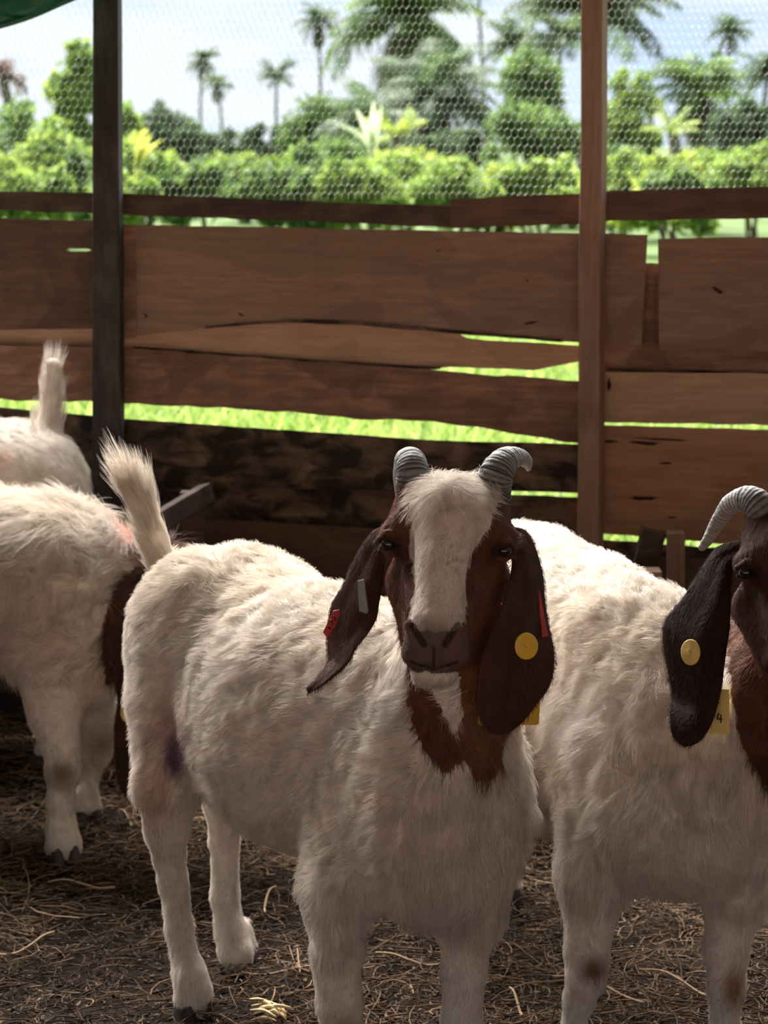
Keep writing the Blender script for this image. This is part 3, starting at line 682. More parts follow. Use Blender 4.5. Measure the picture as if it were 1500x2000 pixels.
# ---- middle goat
FA = (.53, -.85); A1 = axes(FA); f3 = np.array([FA[0], FA[1], 0])
P1 = [
    ell((462, 1225, 2.99), (.145, .142, .122), A1), (.06, ell((600, 1408, 2.80), (.26, .165, .186), A1)),
    (.06, ell((802, 1480, 2.63), (.17, .130, .19), A1)), (.05, ell((846, 1600, 2.53), (.105, .114, .148), A1)),
    (.07, cone((560, 1275, 2.90, 125), (780, 1340, 2.68, 125))),
    (.05, cone((862, 1490, 2.54, 135), (892, 1345, 2.505, 100))), (.05, cone((892, 1345, 2.515, 100), (885, 1170, 2.57, 84))),
    (.06, ell((365, 1330, 2.95), (.10, .080, .175), A1)),
] + [(LK(i_), c) for i_, c in enumerate(chain((348, 1400, 2.92, 88), (322, 1530, 2.88, 57), (327, 1610, 2.90, 46), (331, 1665, 2.93, 33), (337, 1720, 2.925, 28), (350, 1810, 2.90, 26), (368, 1895, 2.875, 31), (377, 1945, 2.862, 34), (378, 1966, 2.86, 33)))
] + [(LK(i_), c) for i_, c in enumerate(chain((455, 1420, 2.98, 80), (440, 1560, 3.03, 38), (438, 1640, 3.06, 29), (440, 1750, 3.05, 26), (450, 1820, 3.035, 31), (460, 1858, 3.025, 34), (463, 1872, 3.02, 32)))
] + [(LK(i_), c) for i_, c in enumerate(chain((700, 1560, 2.60, 105), (655, 1740, 2.51, 66), (655, 1860, 2.48, 50), (664, 1960, 2.465, 44), (668, 2040, 2.465, 43), (668, 2130, 2.475, 28), (668, 2185, 2.465, 33), (668, 2212, 2.46, 34)))
] + [(LK(i_), c) for i_, c in enumerate(chain((935, 1600, 2.60, 92), (918, 1780, 2.56, 60), (905, 1890, 2.545, 43), (902, 1990, 2.535, 40), (902, 2110, 2.545, 28), (903, 2155, 2.535, 33), (903, 2170, 2.53, 33)))
] + [(.012, c) for c in chain((345, 1140, 3.07, 36), (322, 1110, 3.085, 31), (300, 1050, 3.09, 26), (278, 985, 3.10, 24), (256, 945, 3.10, 21))] + HEAD
NECKP = [(760, 1150), (796, 1290), (800, 1380), (812, 1430), (842, 1485), (878, 1510), (903, 1484), (925, 1518), (958, 1531), (980, 1508), (986, 1440), (1010, 1380), (1060, 1100)]
WEDGE = [(838, 1325), (900, 1325), (903, 1380), (892, 1440), (868, 1400), (848, 1360)]
def col1(P):
    px, py = proj(P); C = np.tile(WHITE, (len(P), 1)); jx = px + 5 * vnoise(P, 80.) + 4 * vnoise(P, 200., 4); jy = py + 8 * vnoise(P, 80., 5)
    nz1 = np.clip(.5 + .7 * vnoise(P, 12., 3), 0, 1)[:, None]; C = C * (1 - .35 * nz1) + CREAM * .35 * nz1
    t = np.clip((P[:, 2:3] - .55) / .12, 0, 1) * np.clip((P[:, 1:2] - 2.7) / .1, 0, 1) * .35; C = C * (1 - t) + CREAM * t
    def blot(cx_, cy_, rx, ry, colr, s, ymax=9):
        nonlocal C
        t = np.clip(np.clip(1.3 - np.sqrt(((px - cx_) / rx) ** 2 + ((py - cy_) / ry) ** 2), 0, 1)[:, None] * s, 0, 1) * (P[:, 1:2] < ymax); C = C * (1 - t) + np.array(colr) * t
    blot(318, 1440, 40, 130, PINK, .55); blot(343, 1478, 20, 42, (.10, .03, .09), 1.25, 3.0); blot(345, 1455, 30, 60, (.35, .2, .27), .5, 3.0)
    blot(300, 1560, 30, 70, (.52, .33, .24), .6); blot(670, 2020, 45, 50, (.38, .22, .13), .7)
    nb = (P[:, 1] < 2.66 + 0 * px); m = inpoly(jx, jy, NECKP) & nb; C[m] = NECK * (1 + .25 * vnoise(P, 30.)[m])[:, None]
    w = (np.clip((px - 872) / 60, 0, 1) * np.clip((1560 - py) / 160, .0, 1))[:, None]; C = np.where(m[:, None], C * (1 - w * .75) + ORNG * .8 * w * .75, C)
    m = inpoly(jx, jy, WEDGE) & nb & (P[:, 1] < 2.50); C[m] = WHITE
    h = (P[:, 2] > .585 + np.maximum(0, (P[:, 1] - 2.45)) * .8) & (px > 725) & (px < 1032) & (py < 1345) & (P[:, 1] < 2.60) & ((py < 1345 - np.maximum(0, P[:, 1] - 2.42) * 1500) | (py < 1180))
    C[h] = face_color(P[h]); return C
def flow_gen(f3, headbox=None):
    def fl(P, nr):
        d = -f3[None] * .75 + np.array([0, 0, -.55])[None] + 0 * P; z = P[:, 2:3]
        leg = np.clip((.36 - z) / .08, 0, 1); d = d * (1 - leg) + np.array([0, 0, -1.]) * leg; lift = np.full(len(P), .5)
        lift = np.where(z[:, 0] < .33, .25, lift)
        if headbox is not None:
            px, py = proj(P); hm = (px > headbox[0]) & (px < headbox[2]) & (py > headbox[1]) & (py < headbox[3]) & (P[:, 1] < headbox[4])
            d[hm] = np.array([0, .1, -1.]); lift[hm] = .28
            ch = (~hm) & ((nr @ f3) > .55) & (z[:, 0] < .6); d[ch] = np.array([0, 0, -1.])
        return d, lift
    return fl
def flow1(P, nr):
    d, lift = flow_gen(f3, (740, 900, 1010, 1345, 2.6))(P, nr); px, py = proj(P)
    t = (P[:, 1] > 3.04) & (px < 335) & (py < 1115); d[t] = W(235, 900, 3.1) - W(310, 1080, 3.09); d[t] = norm(d[t]) * 3; lift[t] = 9
    t = (py < 1000) & (px > 780) & (px < 985) & (P[:, 1] < 2.6); d[t] = np.stack([(px[t] - 875) / 260 + .5 * vnoise(P[t], 60., 51), -.2 + 0 * px[t], -.8 + .5 * vnoise(P[t], 50., 55)], 1); lift[t] = .75
    return d, lift
def len1(P, nr):
    px, py = proj(P); L_ = np.full(len(P), .013)
    L_ = np.where(P[:, 2] < .33, .008, L_); L_ = np.where((nr[:, 2] > .3) & (P[:, 2] > .55) & (P[:, 1] > 2.66), .017, L_)
    L_ = np.where(((nr @ f3) > .4) & (P[:, 2] > .26) & (P[:, 2] < .52) & (px > 600), .022, L_)
    hd = (px > 735) & (px < 1012) & (py < 1345) & (P[:, 1] < 2.6); L_ = np.where(hd, .0065, L_); L_ = np.where(hd & (py > 1210) & (P[:, 1] < 2.46), .003, np.where(hd & (py > 1210), .011, L_))
    L_ = np.where(hd & (py < 1010) & (px > 800) & (px < 965), .016, L_); L_ = np.where((py > 1318) & hd, .010, L_)
    for c in ((757, 1060), (984, 1075)): L_ = np.where(hd & (np.hypot(px - c[0], py - c[1]) < 20), .002, L_)
    for c in ((812, 1236), (888, 1236)): L_ = np.where(hd & (np.hypot(px - c[0], py - c[1]) < 20), .0015, L_)
    tl = (P[:, 1] > 3.04) & (px < 330) & (py < 1100); L_ = np.where(tl, .026 + .024 * np.clip((1080 - py) / 130, 0, 1), L_)
    return L_
feet1 = [(ground(377, 1990), FA), (ground(465, 1893), FA), (ground(668, 2236), (.3, -1)), (ground(903, 2192), (.3, -1))]
fine1 = (W(735, 1345, 2.36), W(1010, 900, 2.50)); fine1 = (np.array([fine1[0][0], 2.34, fine1[0][2]]), np.array([fine1[1][0], 2.52, fine1[1][2]]))
g1 = goat('goat', W(560, 1990, 2.72) * [1, 1, 0], P1, col1, 190000, flow1, len1, feet1,
          'white goat with brown head and white blaze facing the camera, front and centre', fine=fine1, h=.0048)
eye(g1, W(759, 1062, 2.487), .0098); eye(g1, W(984, 1075, 2.487), .0098)
horn(g1, [(808, 965, 2.54), (806, 925, 2.535), (802, 902, 2.555), (790, 902, 2.60), (779, 930, 2.64), (776, 965, 2.655)], [34, 33, 29, 20, 12, 4])
horn(g1, [(962, 965, 2.54), (970, 925, 2.535), (988, 900, 2.555), (1012, 893, 2.59), (1028, 902, 2.61), (1033, 918, 2.615)], [36, 34, 27, 18, 13, 5])
e1 = ear(g1, [(770, 1030, 2.53, 778, 1062, 2.52, .0), (733, 1036, 2.555, 753, 1096, 2.525, .008), (700, 1082, 2.56, 748, 1140, 2.52, .014), (672, 1140, 2.56, 741, 1175, 2.51, .016), (650, 1175, 2.57, 735, 1208, 2.50, .014),
              (643, 1215, 2.57, 716, 1242, 2.49, .010), (641, 1255, 2.57, 694, 1268, 2.49, .006), (642, 1292, 2.56, 680, 1292, 2.49, .004), (625, 1320, 2.55, 648, 1322, 2.51, .003), (598, 1346, 2.54, 604, 1356, 2.54, .001)], FACE * .55)
e2 = ear(g1, [(975, 1062, 2.53, 985, 1030, 2.54, .0), (1000, 1092, 2.515, 1030, 1040, 2.55, .008), (994, 1130, 2.49, 1057, 1112, 2.56, .016), (978, 1185, 2.455, 1064, 1180, 2.55, .018), (956, 1235, 2.43, 1074, 1235, 2.535, .018),
              (939, 1290, 2.415, 1083, 1280, 2.52, .015), (930, 1345, 2.41, 1076, 1335, 2.505, .012), (934, 1390, 2.41, 1046, 1376, 2.49, .008), (948, 1420, 2.415, 1017, 1412, 2.47, .004), (968, 1434, 2.42, 990, 1434, 2.44, .001)], FACE * .6)
def retag(part, o): sub_link(o, part); return o
t = retag(e2, disc(g1, W(1028, 1262, 2.443), (.05, -1, .12), .0145, .0165, .003, M_yel, 'ear_tag')); t['label'] = 'round yellow button tag'
t = retag(e2, plate(g1, [W(934, 1352, 2.435), W(1056, 1352, 2.515), W(1052, 1414, 2.512), W(1048, 1416, 2.510), W(938, 1417, 2.437), W(934, 1413, 2.435)], .0015, M_yel, 'ear_tag')); t['label'] = 'yellow plate tag'
def glyph(parent, strokes, Y, wpx, name='digit'):
    parts = []
    for (x1, y1, x2, y2) in strokes:
        a, b = W(x1, y1, Y), W(x2, y2, Y); P = np.array([a, b]); V, Q, _, _ = cap_tube(P, [wpx * Y / FPX / 2] * 2, 6); parts.append((V, Q))
    V, Q = join(parts); return mesh_np(name, V, Q, M_ink, parent, smooth=False)
retag(e2, glyph(g1, [(1008, 1392, 1012, 1410), (1012, 1390, 1022, 1391), (1022, 1391, 1023, 1408), (1012, 1400, 1022, 1400), (1011, 1409, 1022, 1408)], 2.480, 4))
retag(e2, glyph(g1, [(1033, 1376, 1041, 1381), (1024, 1384, 1030, 1380), (1040, 1374, 1042, 1379)], 2.494, 6, 'digit'))
t = retag(e2, plate(g1, [W(1049, 1153, 2.528), W(1054, 1152, 2.528), W(1070, 1243, 2.505), W(1059, 1245, 2.498)], .0015, M_red, 'ear_tag')); t['label'] = 'narrow pinkish red tag'
t = retag(e1, plate(g1, [W(699, 1134, 2.512), W(711, 1131, 2.506), W(720, 1195, 2.492), W(716, 1199, 2.492), W(702, 1194, 2.498)], .002, M_grn, 'ear_tag')); t['label'] = 'small grey green tag'
t = retag(e1, plate(g1, [W(651, 1193, 2.548), W(664, 1190, 2.542), W(666, 1206, 2.540), W(640, 1246, 2.548), W(631, 1235, 2.553)], .002, M_red, 'ear_tag')); t['label'] = 'small red tag'
retag(e1, glyph(g1, [(646, 1210, 650, 1220), (652, 1203, 656, 1213), (641, 1222, 645, 1230)], 2.5405, 2.5))
def whiskers(parent, items):
    parts = []
    for x, y, Y, dx, dy, l in items:
        a = W(x, y, Y); b = W(x + dx * l, y + dy * l, Y - .004); c = W(x + dx * l * 1.8, y + dy * l * 2.3, Y); V, Q, _, _ = cap_tube([a, b, c], [.0003, .00022, .0001], 5, 6); parts.append((V, Q))
    V, Q = join(parts); m = mesh_np('whiskers', V, Q, principled('whisker', (.7, .65, .6), .5), parent)
rw = random.Random(4)
whiskers(g1, [(805 + 80 * rw.random(), 1325 + 8 * rw.random(), 2.40, rw.uniform(-.5, .3), .8, rw.uniform(5, 14)) for _ in range(34)])

# ---- right goat
FB = (.22, -.975); A2 = axes(FB); f3b = np.array([FB[0], FB[1], 0])
H2T = W(1562, 1152, 2.52); yaw2 = math.radians(4); M2 = np.array([[math.cos(yaw2), -math.sin(yaw2), 0], [math.sin(yaw2), math.cos(yaw2), 0], [0, 0, 1]]); s2 = .97
P2 = [
    ell((1010, 1188, 3.24), (.17, .15, .137), A2), (.06, ell((1120, 1365, 2.98), (.29, .178, .205), A2)), (.06, cone((1040, 1190, 3.15, 150), (1230, 1270, 2.80, 140))),
    (.06, ell((1292, 1465, 2.73), (.17, .145, .19), A2)), (.05, ell((1340, 1590, 2.63), (.105, .125, .108), A2)),
    (.05, cone((1370, 1470, 2.66, 140), (1520, 1370, 2.57, 108))), (.05, cone((1520, 1370, 2.57, 108), (1562, 1210, 2.59, 88))), (.06, cone((1230, 1290, 2.80, 120), (1480, 1330, 2.66, 100))),
] + [(LK(i_), c) for i_, c in enumerate(chain((1215, 1500, 2.72, 112), (1157, 1710, 2.67, 68), (1143, 1850, 2.64, 46), (1144, 1905, 2.625, 42), (1132, 1950, 2.645, 32), (1120, 2000, 2.66, 25), (1117, 2060, 2.66, 26), (1120, 2092, 2.65, 31)))
] + [(LK(i_), c) for i_, c in enumerate(chain((1440, 1560, 2.70, 105), (1440, 1735, 2.66, 60), (1418, 1855, 2.64, 43), (1418, 1930, 2.63, 38), (1413, 2000, 2.645, 29), (1413, 2070, 2.65, 27), (1415, 2100, 2.64, 32)))
] + [(LK(i_), c) for i_, c in enumerate(chain((1010, 1300, 3.28, 105), (985, 1480, 3.24, 55), (980, 1600, 3.36, 32), (981, 1690, 3.36, 23), (985, 1750, 3.34, 28)))
] + [(LK(i_), c) for i_, c in enumerate(chain((920, 1300, 3.24, 95), (905, 1480, 3.20, 55), (900, 1610, 3.31, 30), (900, 1700, 3.31, 23), (903, 1762, 3.30, 27)))
] + [(.02, c) for c in chain((990, 1110, 3.37, 28), (980, 1080, 3.42, 22), (975, 1100, 3.46, 12))] + [(k, xf(p, M2, H2T, s2)) for k, p in HEAD]
def to_head(P, M, T, s): return HEAD_O + ((P - T) / s) @ M
BLAZE2 = [(835, 900), (915, 900), (905, 1100), (900, 1200), (860, 1225), (835, 1200)]
NECK2 = [(1380, 1050), (1424, 1290), (1428, 1340), (1440, 1420), (1462, 1490), (1500, 1535), (1560, 1550), (1640, 1500), (1700, 1000)]
def col2(P):
    px, py = proj(P); C = np.tile(WHITE, (len(P), 1)); jx = px + 5 * vnoise(P, 80.); jy = py + 8 * vnoise(P, 80., 5)
    nz1 = np.clip(.5 + .7 * vnoise(P, 12., 3), 0, 1)[:, None]; C = C * (1 - .4 * nz1) + CREAM * .4 * nz1
    def blot(cx_, cy_, rx, ry, colr, s):
        nonlocal C
        t = np.clip(1.3 - np.sqrt(((px - cx_) / rx) ** 2 + ((py - cy_) / ry) ** 2), 0, 1)[:, None] * s * (P[:, 1:2] < 2.7); C = C * (1 - t) + np.array(colr) * t
    blot(1158, 1895, 32, 32, (.20, .095, .05), 1.); blot(1434, 1930, 26, 42, (.30, .15, .07), .95)
    m = inpoly(jx, jy, NECK2) & (P[:, 1] < 2.72); C[m] = NECK * .8 * (1 + .25 * vnoise(P, 30.)[m])[:, None]
    Pl = to_head(P, M2, H2T, s2); lx, ly = proj(Pl)
    h = (Pl[:, 2] > .585 + np.maximum(0, (Pl[:, 1] - 2.45)) * .8) & (lx > 735) & (lx < 1010) & (ly < 1345) & (Pl[:, 1] < 2.60) & ((ly < 1345 - np.maximum(0, Pl[:, 1] - 2.42) * 1500) | (ly < 1180))
    fc = face_color(Pl[h], BLAZE2); C[h] = fc * .6; return C
def flow2(P, nr):
    d, lift = flow_gen(f3b, (1420, 950, 1720, 1400, 2.62))(P, nr); return d, lift
def len2(P, nr):
    px, py = proj(P); L_ = np.full(len(P), .014); L_ = np.where(P[:, 2] < .33, .008, L_); L_ = np.where((nr[:, 2] > .3) & (P[:, 2] > .55), .016, L_)
    L_ = np.where(((nr @ f3b) > .3) & (P[:, 2] > .26) & (P[:, 2] < .52), .024, L_)
    Pl = to_head(P, M2, H2T, s2); lx, ly = proj(Pl); hd = (lx > 735) & (lx < 1012) & (ly < 1345) & (Pl[:, 1] < 2.6); L_ = np.where(hd, .006, L_); L_ = np.where(hd & (ly > 1210) & (Pl[:, 1] < 2.46), .003, np.where(hd & (ly > 1210), .010, L_))
    for c in ((757, 1060), (984, 1075)): L_ = np.where(hd & (np.hypot(lx - c[0], ly - c[1]) < 20), .002, L_)
    return L_
feet2 = [(ground(1120, 2120), FB), (ground(1415, 2130), FB), (ground(985, 1768), FB), (ground(903, 1785), FB)]
h0 = HEAD_O
def hw(x, y, Y): return H2T + s2 * (M2 @ (W(x, y, Y) - HEAD_O))
a, b = hw(735, 1345, 2.36), hw(1010, 900, 2.50)
g2 = goat('goat', W(1270, 1990, 2.9) * [1, 1, 0], P2, col2, 170000, flow2, len2, feet2,
          'white goat with dark brown head cut off by the right edge of the photo',
          fine=(np.array([a[0], 2.36, a[2]]), np.array([b[0], 2.54, b[2]])), h=.0055, seed=2)
for ex, ey in ((759, 1062), (984, 1075)):
    eye(g2, hw(ex, ey, 2.487), .0095)
horn(g2, [(1500, 1030, 2.56), (1488, 995, 2.55), (1462, 975, 2.565), (1428, 985, 2.59), (1402, 1020, 2.61), (1382, 1055, 2.61), (1368, 1072, 2.61)], [38, 33, 27, 20, 15, 11, 7])
horn(g2, [(1625, 1025, 2.56), (1640, 990, 2.55), (1670, 970, 2.57), (1705, 985, 2.59), (1730, 1020, 2.61), (1750, 1060, 2.61)], [38, 33, 27, 20, 14, 7])
e3 = ear(g2, [(1452, 1055, 2.555, 1456, 1095, 2.55, .0), (1408, 1066, 2.58, 1432, 1115, 2.555, .006), (1385, 1090, 2.58, 1428, 1140, 2.54, .012), (1362, 1125, 2.58, 1426, 1180, 2.53, .020), (1328, 1172, 2.58, 1425, 1220, 2.52, .022), (1296, 1215, 2.58, 1421, 1255, 2.51, .022),
              (1297, 1265, 2.57, 1416, 1300, 2.50, .018), (1306, 1315, 2.56, 1411, 1345, 2.50, .012), (1313, 1360, 2.55, 1400, 1385, 2.50, .008), (1307, 1402, 2.53, 1388, 1415, 2.50, .012), (1315, 1438, 2.52, 1368, 1445, 2.50, .008), (1338, 1457, 2.51, 1350, 1457, 2.50, .002)], FACE * .22)
e4 = ear(g2, [(1684, 1085, 2.56, 1694, 1070, 2.58, .004), (1686, 1140, 2.54, 1730, 1120, 2.58, .012), (1680, 1200, 2.52, 1750, 1180, 2.58, .018), (1660, 1270, 2.50, 1765, 1250, 2.57, .018), (1645, 1340, 2.49, 1768, 1320, 2.56, .014), (1650, 1400, 2.49, 1740, 1390, 2.54, .01), (1680, 1440, 2.5, 1700, 1438, 2.52, .001)], FACE * .22)
t = retag(e3, disc(g2, W(1349, 1274, 2.512), (-.75, -1, .1), .0135, .0165, .003, M_pyel, 'ear_tag')); t['label'] = 'round pale yellow button tag'
t = retag(e3, plate(g2, [W(1372, 1342, 2.53), W(1424, 1346, 2.522), W(1426, 1436, 2.522), W(1372, 1430, 2.53)], .0015, M_pyel, 'ear_tag')); t['label'] = 'pale yellow plate tag'
retag(e3, glyph(g2, [(1404, 1393, 1400, 1404), (1400, 1404, 1411, 1405), (1408, 1396, 1408, 1412)], 2.5215, 2.5))

# ---- left goat, head lowered behind the middle one
FC = (1, -.18); A3 = axes(FC); f3c = np.array([FC[0], FC[1], 0])
yc = math.radians(50)
Rz = np.array([[math.cos(yc), -math.sin(yc), 0], [math.sin(yc), math.cos(yc), 0], [0, 0, 1]])
M3 = Rz; H3T = W(455, 1250, 3.58); s3 = .95
P3 = [
    ell((100, 1152, 3.70), (.15, .135, .170), A3), (.06, ell((-110, 1112, 3.76), (.27, .155, .158), A3)), (.06, ell((-370, 1118, 3.83), (.16, .14, .15), A3)),
    (.05, ell((165, 1275, 3.66), (.075, .085, .105), A3)), (.05, cone((205, 1135, 3.72, 100), (345, 1150, 3.68, 78))), (.05, cone((345, 1150, 3.68, 78), (440, 1190, 3.62, 70))),
] + [(LK(i_), c) for i_, c in enumerate(chain((85, 1260, 3.62, 78), (105, 1390, 3.575, 46), (118, 1450, 3.56, 36), (123, 1505, 3.55, 35), (119, 1560, 3.56, 25), (121, 1610, 3.56, 28), (125, 1648, 3.55, 34), (126, 1660, 3.55, 33)))
] + [(LK(i_), c) for i_, c in enumerate(chain((165, 1320, 3.72, 62), (188, 1420, 3.74, 38), (184, 1465, 3.75, 36), (168, 1515, 3.77, 24), (169, 1560, 3.77, 26), (171, 1590, 3.76, 29)))
] + [(LK(i_), c) for i_, c in enumerate(chain((-400, 1180, 3.88, 90), (-380, 1330, 3.85, 42), (-415, 1440, 3.90, 26), (-405, 1560, 3.88, 24), (-400, 1590, 3.87, 27)))
] + [(LK(i_), c) for i_, c in enumerate(chain((-430, 1180, 3.98, 80), (-420, 1300, 3.98, 42), (-455, 1400, 4.02, 25), (-445, 1520, 4.0, 23), (-440, 1545, 4.0, 26)))
] + [(.02, c) for c in chain((-520, 1060, 3.93, 24), (-560, 1000, 3.94, 18), (-570, 940, 3.94, 10))] + [(k, xf(p, M3, H3T, s3)) for k, p in HEAD]
BR3 = [(278, 1090), (240, 1120), (218, 1160), (200, 1220), (196, 1280), (205, 1335), (245, 1362), (300, 1400), (700, 1500), (700, 1000), (330, 1040)]
def col3(P):
    px, py = proj(P); C = np.tile(WHITE * .96, (len(P), 1)); jx = px + 6 * vnoise(P, 60.); jy = py + 8 * vnoise(P, 60., 5)
    nz1 = np.clip(.6 + .7 * vnoise(P, 12., 3), 0, 1)[:, None]; C = C * (1 - .6 * nz1) + CREAM * .6 * nz1
    def blot(cx_, cy_, rx, ry, colr, s):
        nonlocal C
        t = np.clip(1.3 - np.sqrt(((px - cx_) / rx) ** 2 + ((py - cy_) / ry) ** 2), 0, 1)[:, None] * s; C = C * (1 - t) + np.array(colr) * t
    blot(120, 1510, 34, 28, (.16, .075, .04), .85); blot(90, 1250, 90, 160, PINK, .25); blot(270, 1040, 40, 40, (.55, .22, .18), .7); blot(195, 1450, 30, 40, (.30, .2, .15), .6)
    m = inpoly(jx, jy, BR3); C[m] = FACE * .9
    Pl = to_head(P, M3, H3T, s3); h = (np.linalg.norm(P - H3T, axis=1) < .17) & (px > 330)
    C[h] = face_color(Pl[h]); return C
def len3(P, nr):
    L_ = np.full(len(P), .027); L_ = np.where(P[:, 2] < .33, .010, L_); L_ = np.where((nr[:, 2] > .3) & (P[:, 2] > .5), .042, L_); px, py = proj(P)
    return np.where(px > 340, .008, L_)
feet3 = [(ground(125, 1683), (.4, -1)), (ground(171, 1612), (.4, -1)), (ground(-400, 1612), FC), (ground(-440, 1565), FC)]
g3 = goat('goat', W(20, 1600, 3.75) * [1, 1, 0], P3, col3, 110000, flow_gen(f3c), len3, feet3,
          'shaggy cream goat at the left edge, its brown neck hidden behind the middle goat', h=.0065, seed=3, rad=.00034, cl=1.9)
ear(g3, [(262, 1280, 3.6, 330, 1290, 3.52, .01), (240, 1340, 3.6, 322, 1350, 3.50, .014), (226, 1400, 3.6, 310, 1410, 3.50, .014), (224, 1460, 3.6, 300, 1470, 3.50, .012), (230, 1520, 3.6, 290, 1525, 3.51, .006), (250, 1560, 3.57, 268, 1562, 3.54, .001)], FACE * .8)
t = disc(g3, W(249, 1392, 3.50), (-.2, -1, .1), .013, .018, .003, M_pyel, 'ear_tag', False); t['label'] = 'pale yellow tag'

# ---- far left goat, rump and raised tail
FD = (-1, .03); A4 = axes(FD); f3d = np.array([FD[0], FD[1], 0])
P4 = [
    ell((22, 952, 4.180), (.15, .135, .142), A4), (.06, ell((-200, 985, 4.200), (.27, .155, .175), A4)), (.06, ell((-420, 990, 4.200), (.15, .13, .17), A4)), (.04, ell((108, 960, 4.160), (.055, .08, .11), A4)),
    (.05, cone((-470, 950, 4.200, 95), (-600, 830, 4.200, 68))), (.03, cone((-600, 800, 4.200, 55), (-700, 900, 4.180, 30))),
] + [(LK(i_), c) for i_, c in enumerate(chain((100, 1020, 4.140, 75), (90, 1160, 4.120, 42), (120, 1280, 4.140, 24), (112, 1420, 4.130, 22), (110, 1480, 4.120, 26)))
] + [(LK(i_), c) for i_, c in enumerate(chain((70, 1020, 4.260, 75), (70, 1160, 4.240, 42), (95, 1270, 4.260, 24), (90, 1400, 4.260, 22), (88, 1450, 4.260, 25)))
] + [(LK(i_), c) for i_, c in enumerate(chain((-430, 1060, 4.140, 70), (-430, 1250, 4.140, 30), (-430, 1420, 4.140, 22), (-432, 1480, 4.130, 25)))
] + [(LK(i_), c) for i_, c in enumerate(chain((-440, 1060, 4.260, 70), (-445, 1240, 4.260, 30), (-445, 1400, 4.260, 22), (-447, 1450, 4.250, 25)))
] + [(.02, c) for c in chain((85, 860, 4.200, 26), (98, 825, 4.210, 21), (100, 770, 4.215, 18), (104, 715, 4.215, 17))]
def col4(P):
    C = np.tile(WHITE * .95, (len(P), 1)); nz1 = np.clip(.5 + .7 * vnoise(P, 12., 3), 0, 1)[:, None]; C = C * (1 - .3 * nz1) + CREAM * .3 * nz1
    px, py = proj(P); m = px < -500; C[m] = FACE
    t = np.clip(1.3 - np.hypot((px - 0) / 30, (py - 895) / 22), 0, 1)[:, None] * .6; C = C * (1 - t) + np.array([.5, .24, .16]) * t
    return C
def flow4(P, nr):
    d, lift = flow_gen(f3d)(P, nr); px, py = proj(P); t = (px > 60) & (py < 850) & (P[:, 2] > .69); d[t] = np.array([.15, 0, 3.]); lift[t] = 9; return d, lift
def len4(P, nr):
    px, py = proj(P); L_ = np.full(len(P), .016); L_ = np.where(P[:, 2] < .33, .009, L_); return np.where((px > 60) & (py < 835), .035, L_)
feet4 = [(ground(110, 1530), FD), (ground(88, 1497), FD), (ground(-432, 1530), FD), (ground(-447, 1497), FD)]
g4 = goat('goat', W(-200, 1500, 4.14) * [1, 1, 0], P4, col4, 60000, flow4, len4, feet4,
          'pale goat seen from behind with upright tail, beside the dark post at the far left', h=.0075, seed=4, rad=.0003)

# ---------------------------------------------------------------- bedding
def straw():
    n = 34000; rg_ = np.random.default_rng(11)
    x = rg_.uniform(-1.25, 1.15, n); y = 2.15 + (2.22 - .123 * x) * rg_.random(n); ln = np.exp(rg_.normal(-3.25, .6, n)).clip(.012, .22); an = rg_.uniform(0, 2 * math.pi, n)
    K = 5; t = np.linspace(-.5, .5, K)[None]; cv = rg_.normal(0, .35, n)[:, None]
    dx = np.cos(an)[:, None]; dy = np.sin(an)[:, None]; lx = t * ln[:, None]; ly = cv * (t * t - .08) * ln[:, None] * 2
    P = np.zeros((n, K, 3)); P[:, :, 0] = x[:, None] + lx * dx - ly * dy; P[:, :, 1] = y[:, None] + lx * dy + ly * dx
    zc = .004 + .012 * vnoise(np.stack([x, y, 0 * x], 1), 9.) + rg_.uniform(0, .018, n); tilt = rg_.normal(0, .16, n)[:, None]
    P[:, :, 2] = np.maximum(zc[:, None] + tilt * lx + rg_.normal(0, .12, n)[:, None] * lx * t, .0)
    r = rg_.uniform(.0005, .0016, n)[:, None] * (1 - .5 * np.abs(t) * 1.3)
    V, Q = tubes(P, r, 4); c0 = np.array([.038, .023, .016]); c1 = np.array([.42, .28, .18])
    w = np.clip(rg_.beta(.8, 3.0, n) + .25 * vnoise(np.stack([x, y, 0 * x], 1), 3., 4), 0, 1)[:, None]; C = c0 * (1 - w) + c1 * w; C[rg_.random(n) < .2] *= .4
    C = np.repeat(C, K * 4, 0)
    # chips and droppings
    m = 26000; cx_ = rg_.uniform(-1.25, 1.15, m); cy_ = 2.15 + (2.22 - .123 * cx_) * rg_.random(m); c = np.stack([cx_, cy_, .003 + .012 * vnoise(np.stack([cx_, cy_, 0 * cx_], 1), 9.) + rg_.uniform(0, .010, m)], 1)
    a = norm(rg_.normal(0, 1, (m, 3)) * [1, 1, .35]); b = norm(np.cross(a, rg_.normal(0, 1, (m, 3)))); cc = np.cross(a, b)
    la = rg_.uniform(.003, .011, m)[:, None] * a; lb = rg_.uniform(.0015, .004, m)[:, None] * b; lc = rg_.uniform(.0008, .003, m)[:, None] * cc
    O = np.stack([c + la, c + lb, c - la, c - lb, c + lc, c - lc], 1).reshape(-1, 3); k = (np.arange(m) * 6)[:, None]
    T = np.concatenate([k + np.array([[i, (i + 1) % 4, 4]]) for i in range(4)] + [k + np.array([[(i + 1) % 4, i, 5]]) for i in range(4)])
    w = rg_.beta(1.2, 3., m)[:, None]; C2 = np.repeat(np.array([.028, .018, .012]) * (1 - w) + np.array([.30, .205, .135]) * w, 6, 0)
    V2, F2 = join([(V, [Q]), (O, [T])]); o = mesh_np('straw_bedding', V2, F2, M_straw, col=np.vstack([C, C2])); tag(o, 'dry brown straw and hay stems littering the dark floor', 'straw', kind='stuff')
straw()
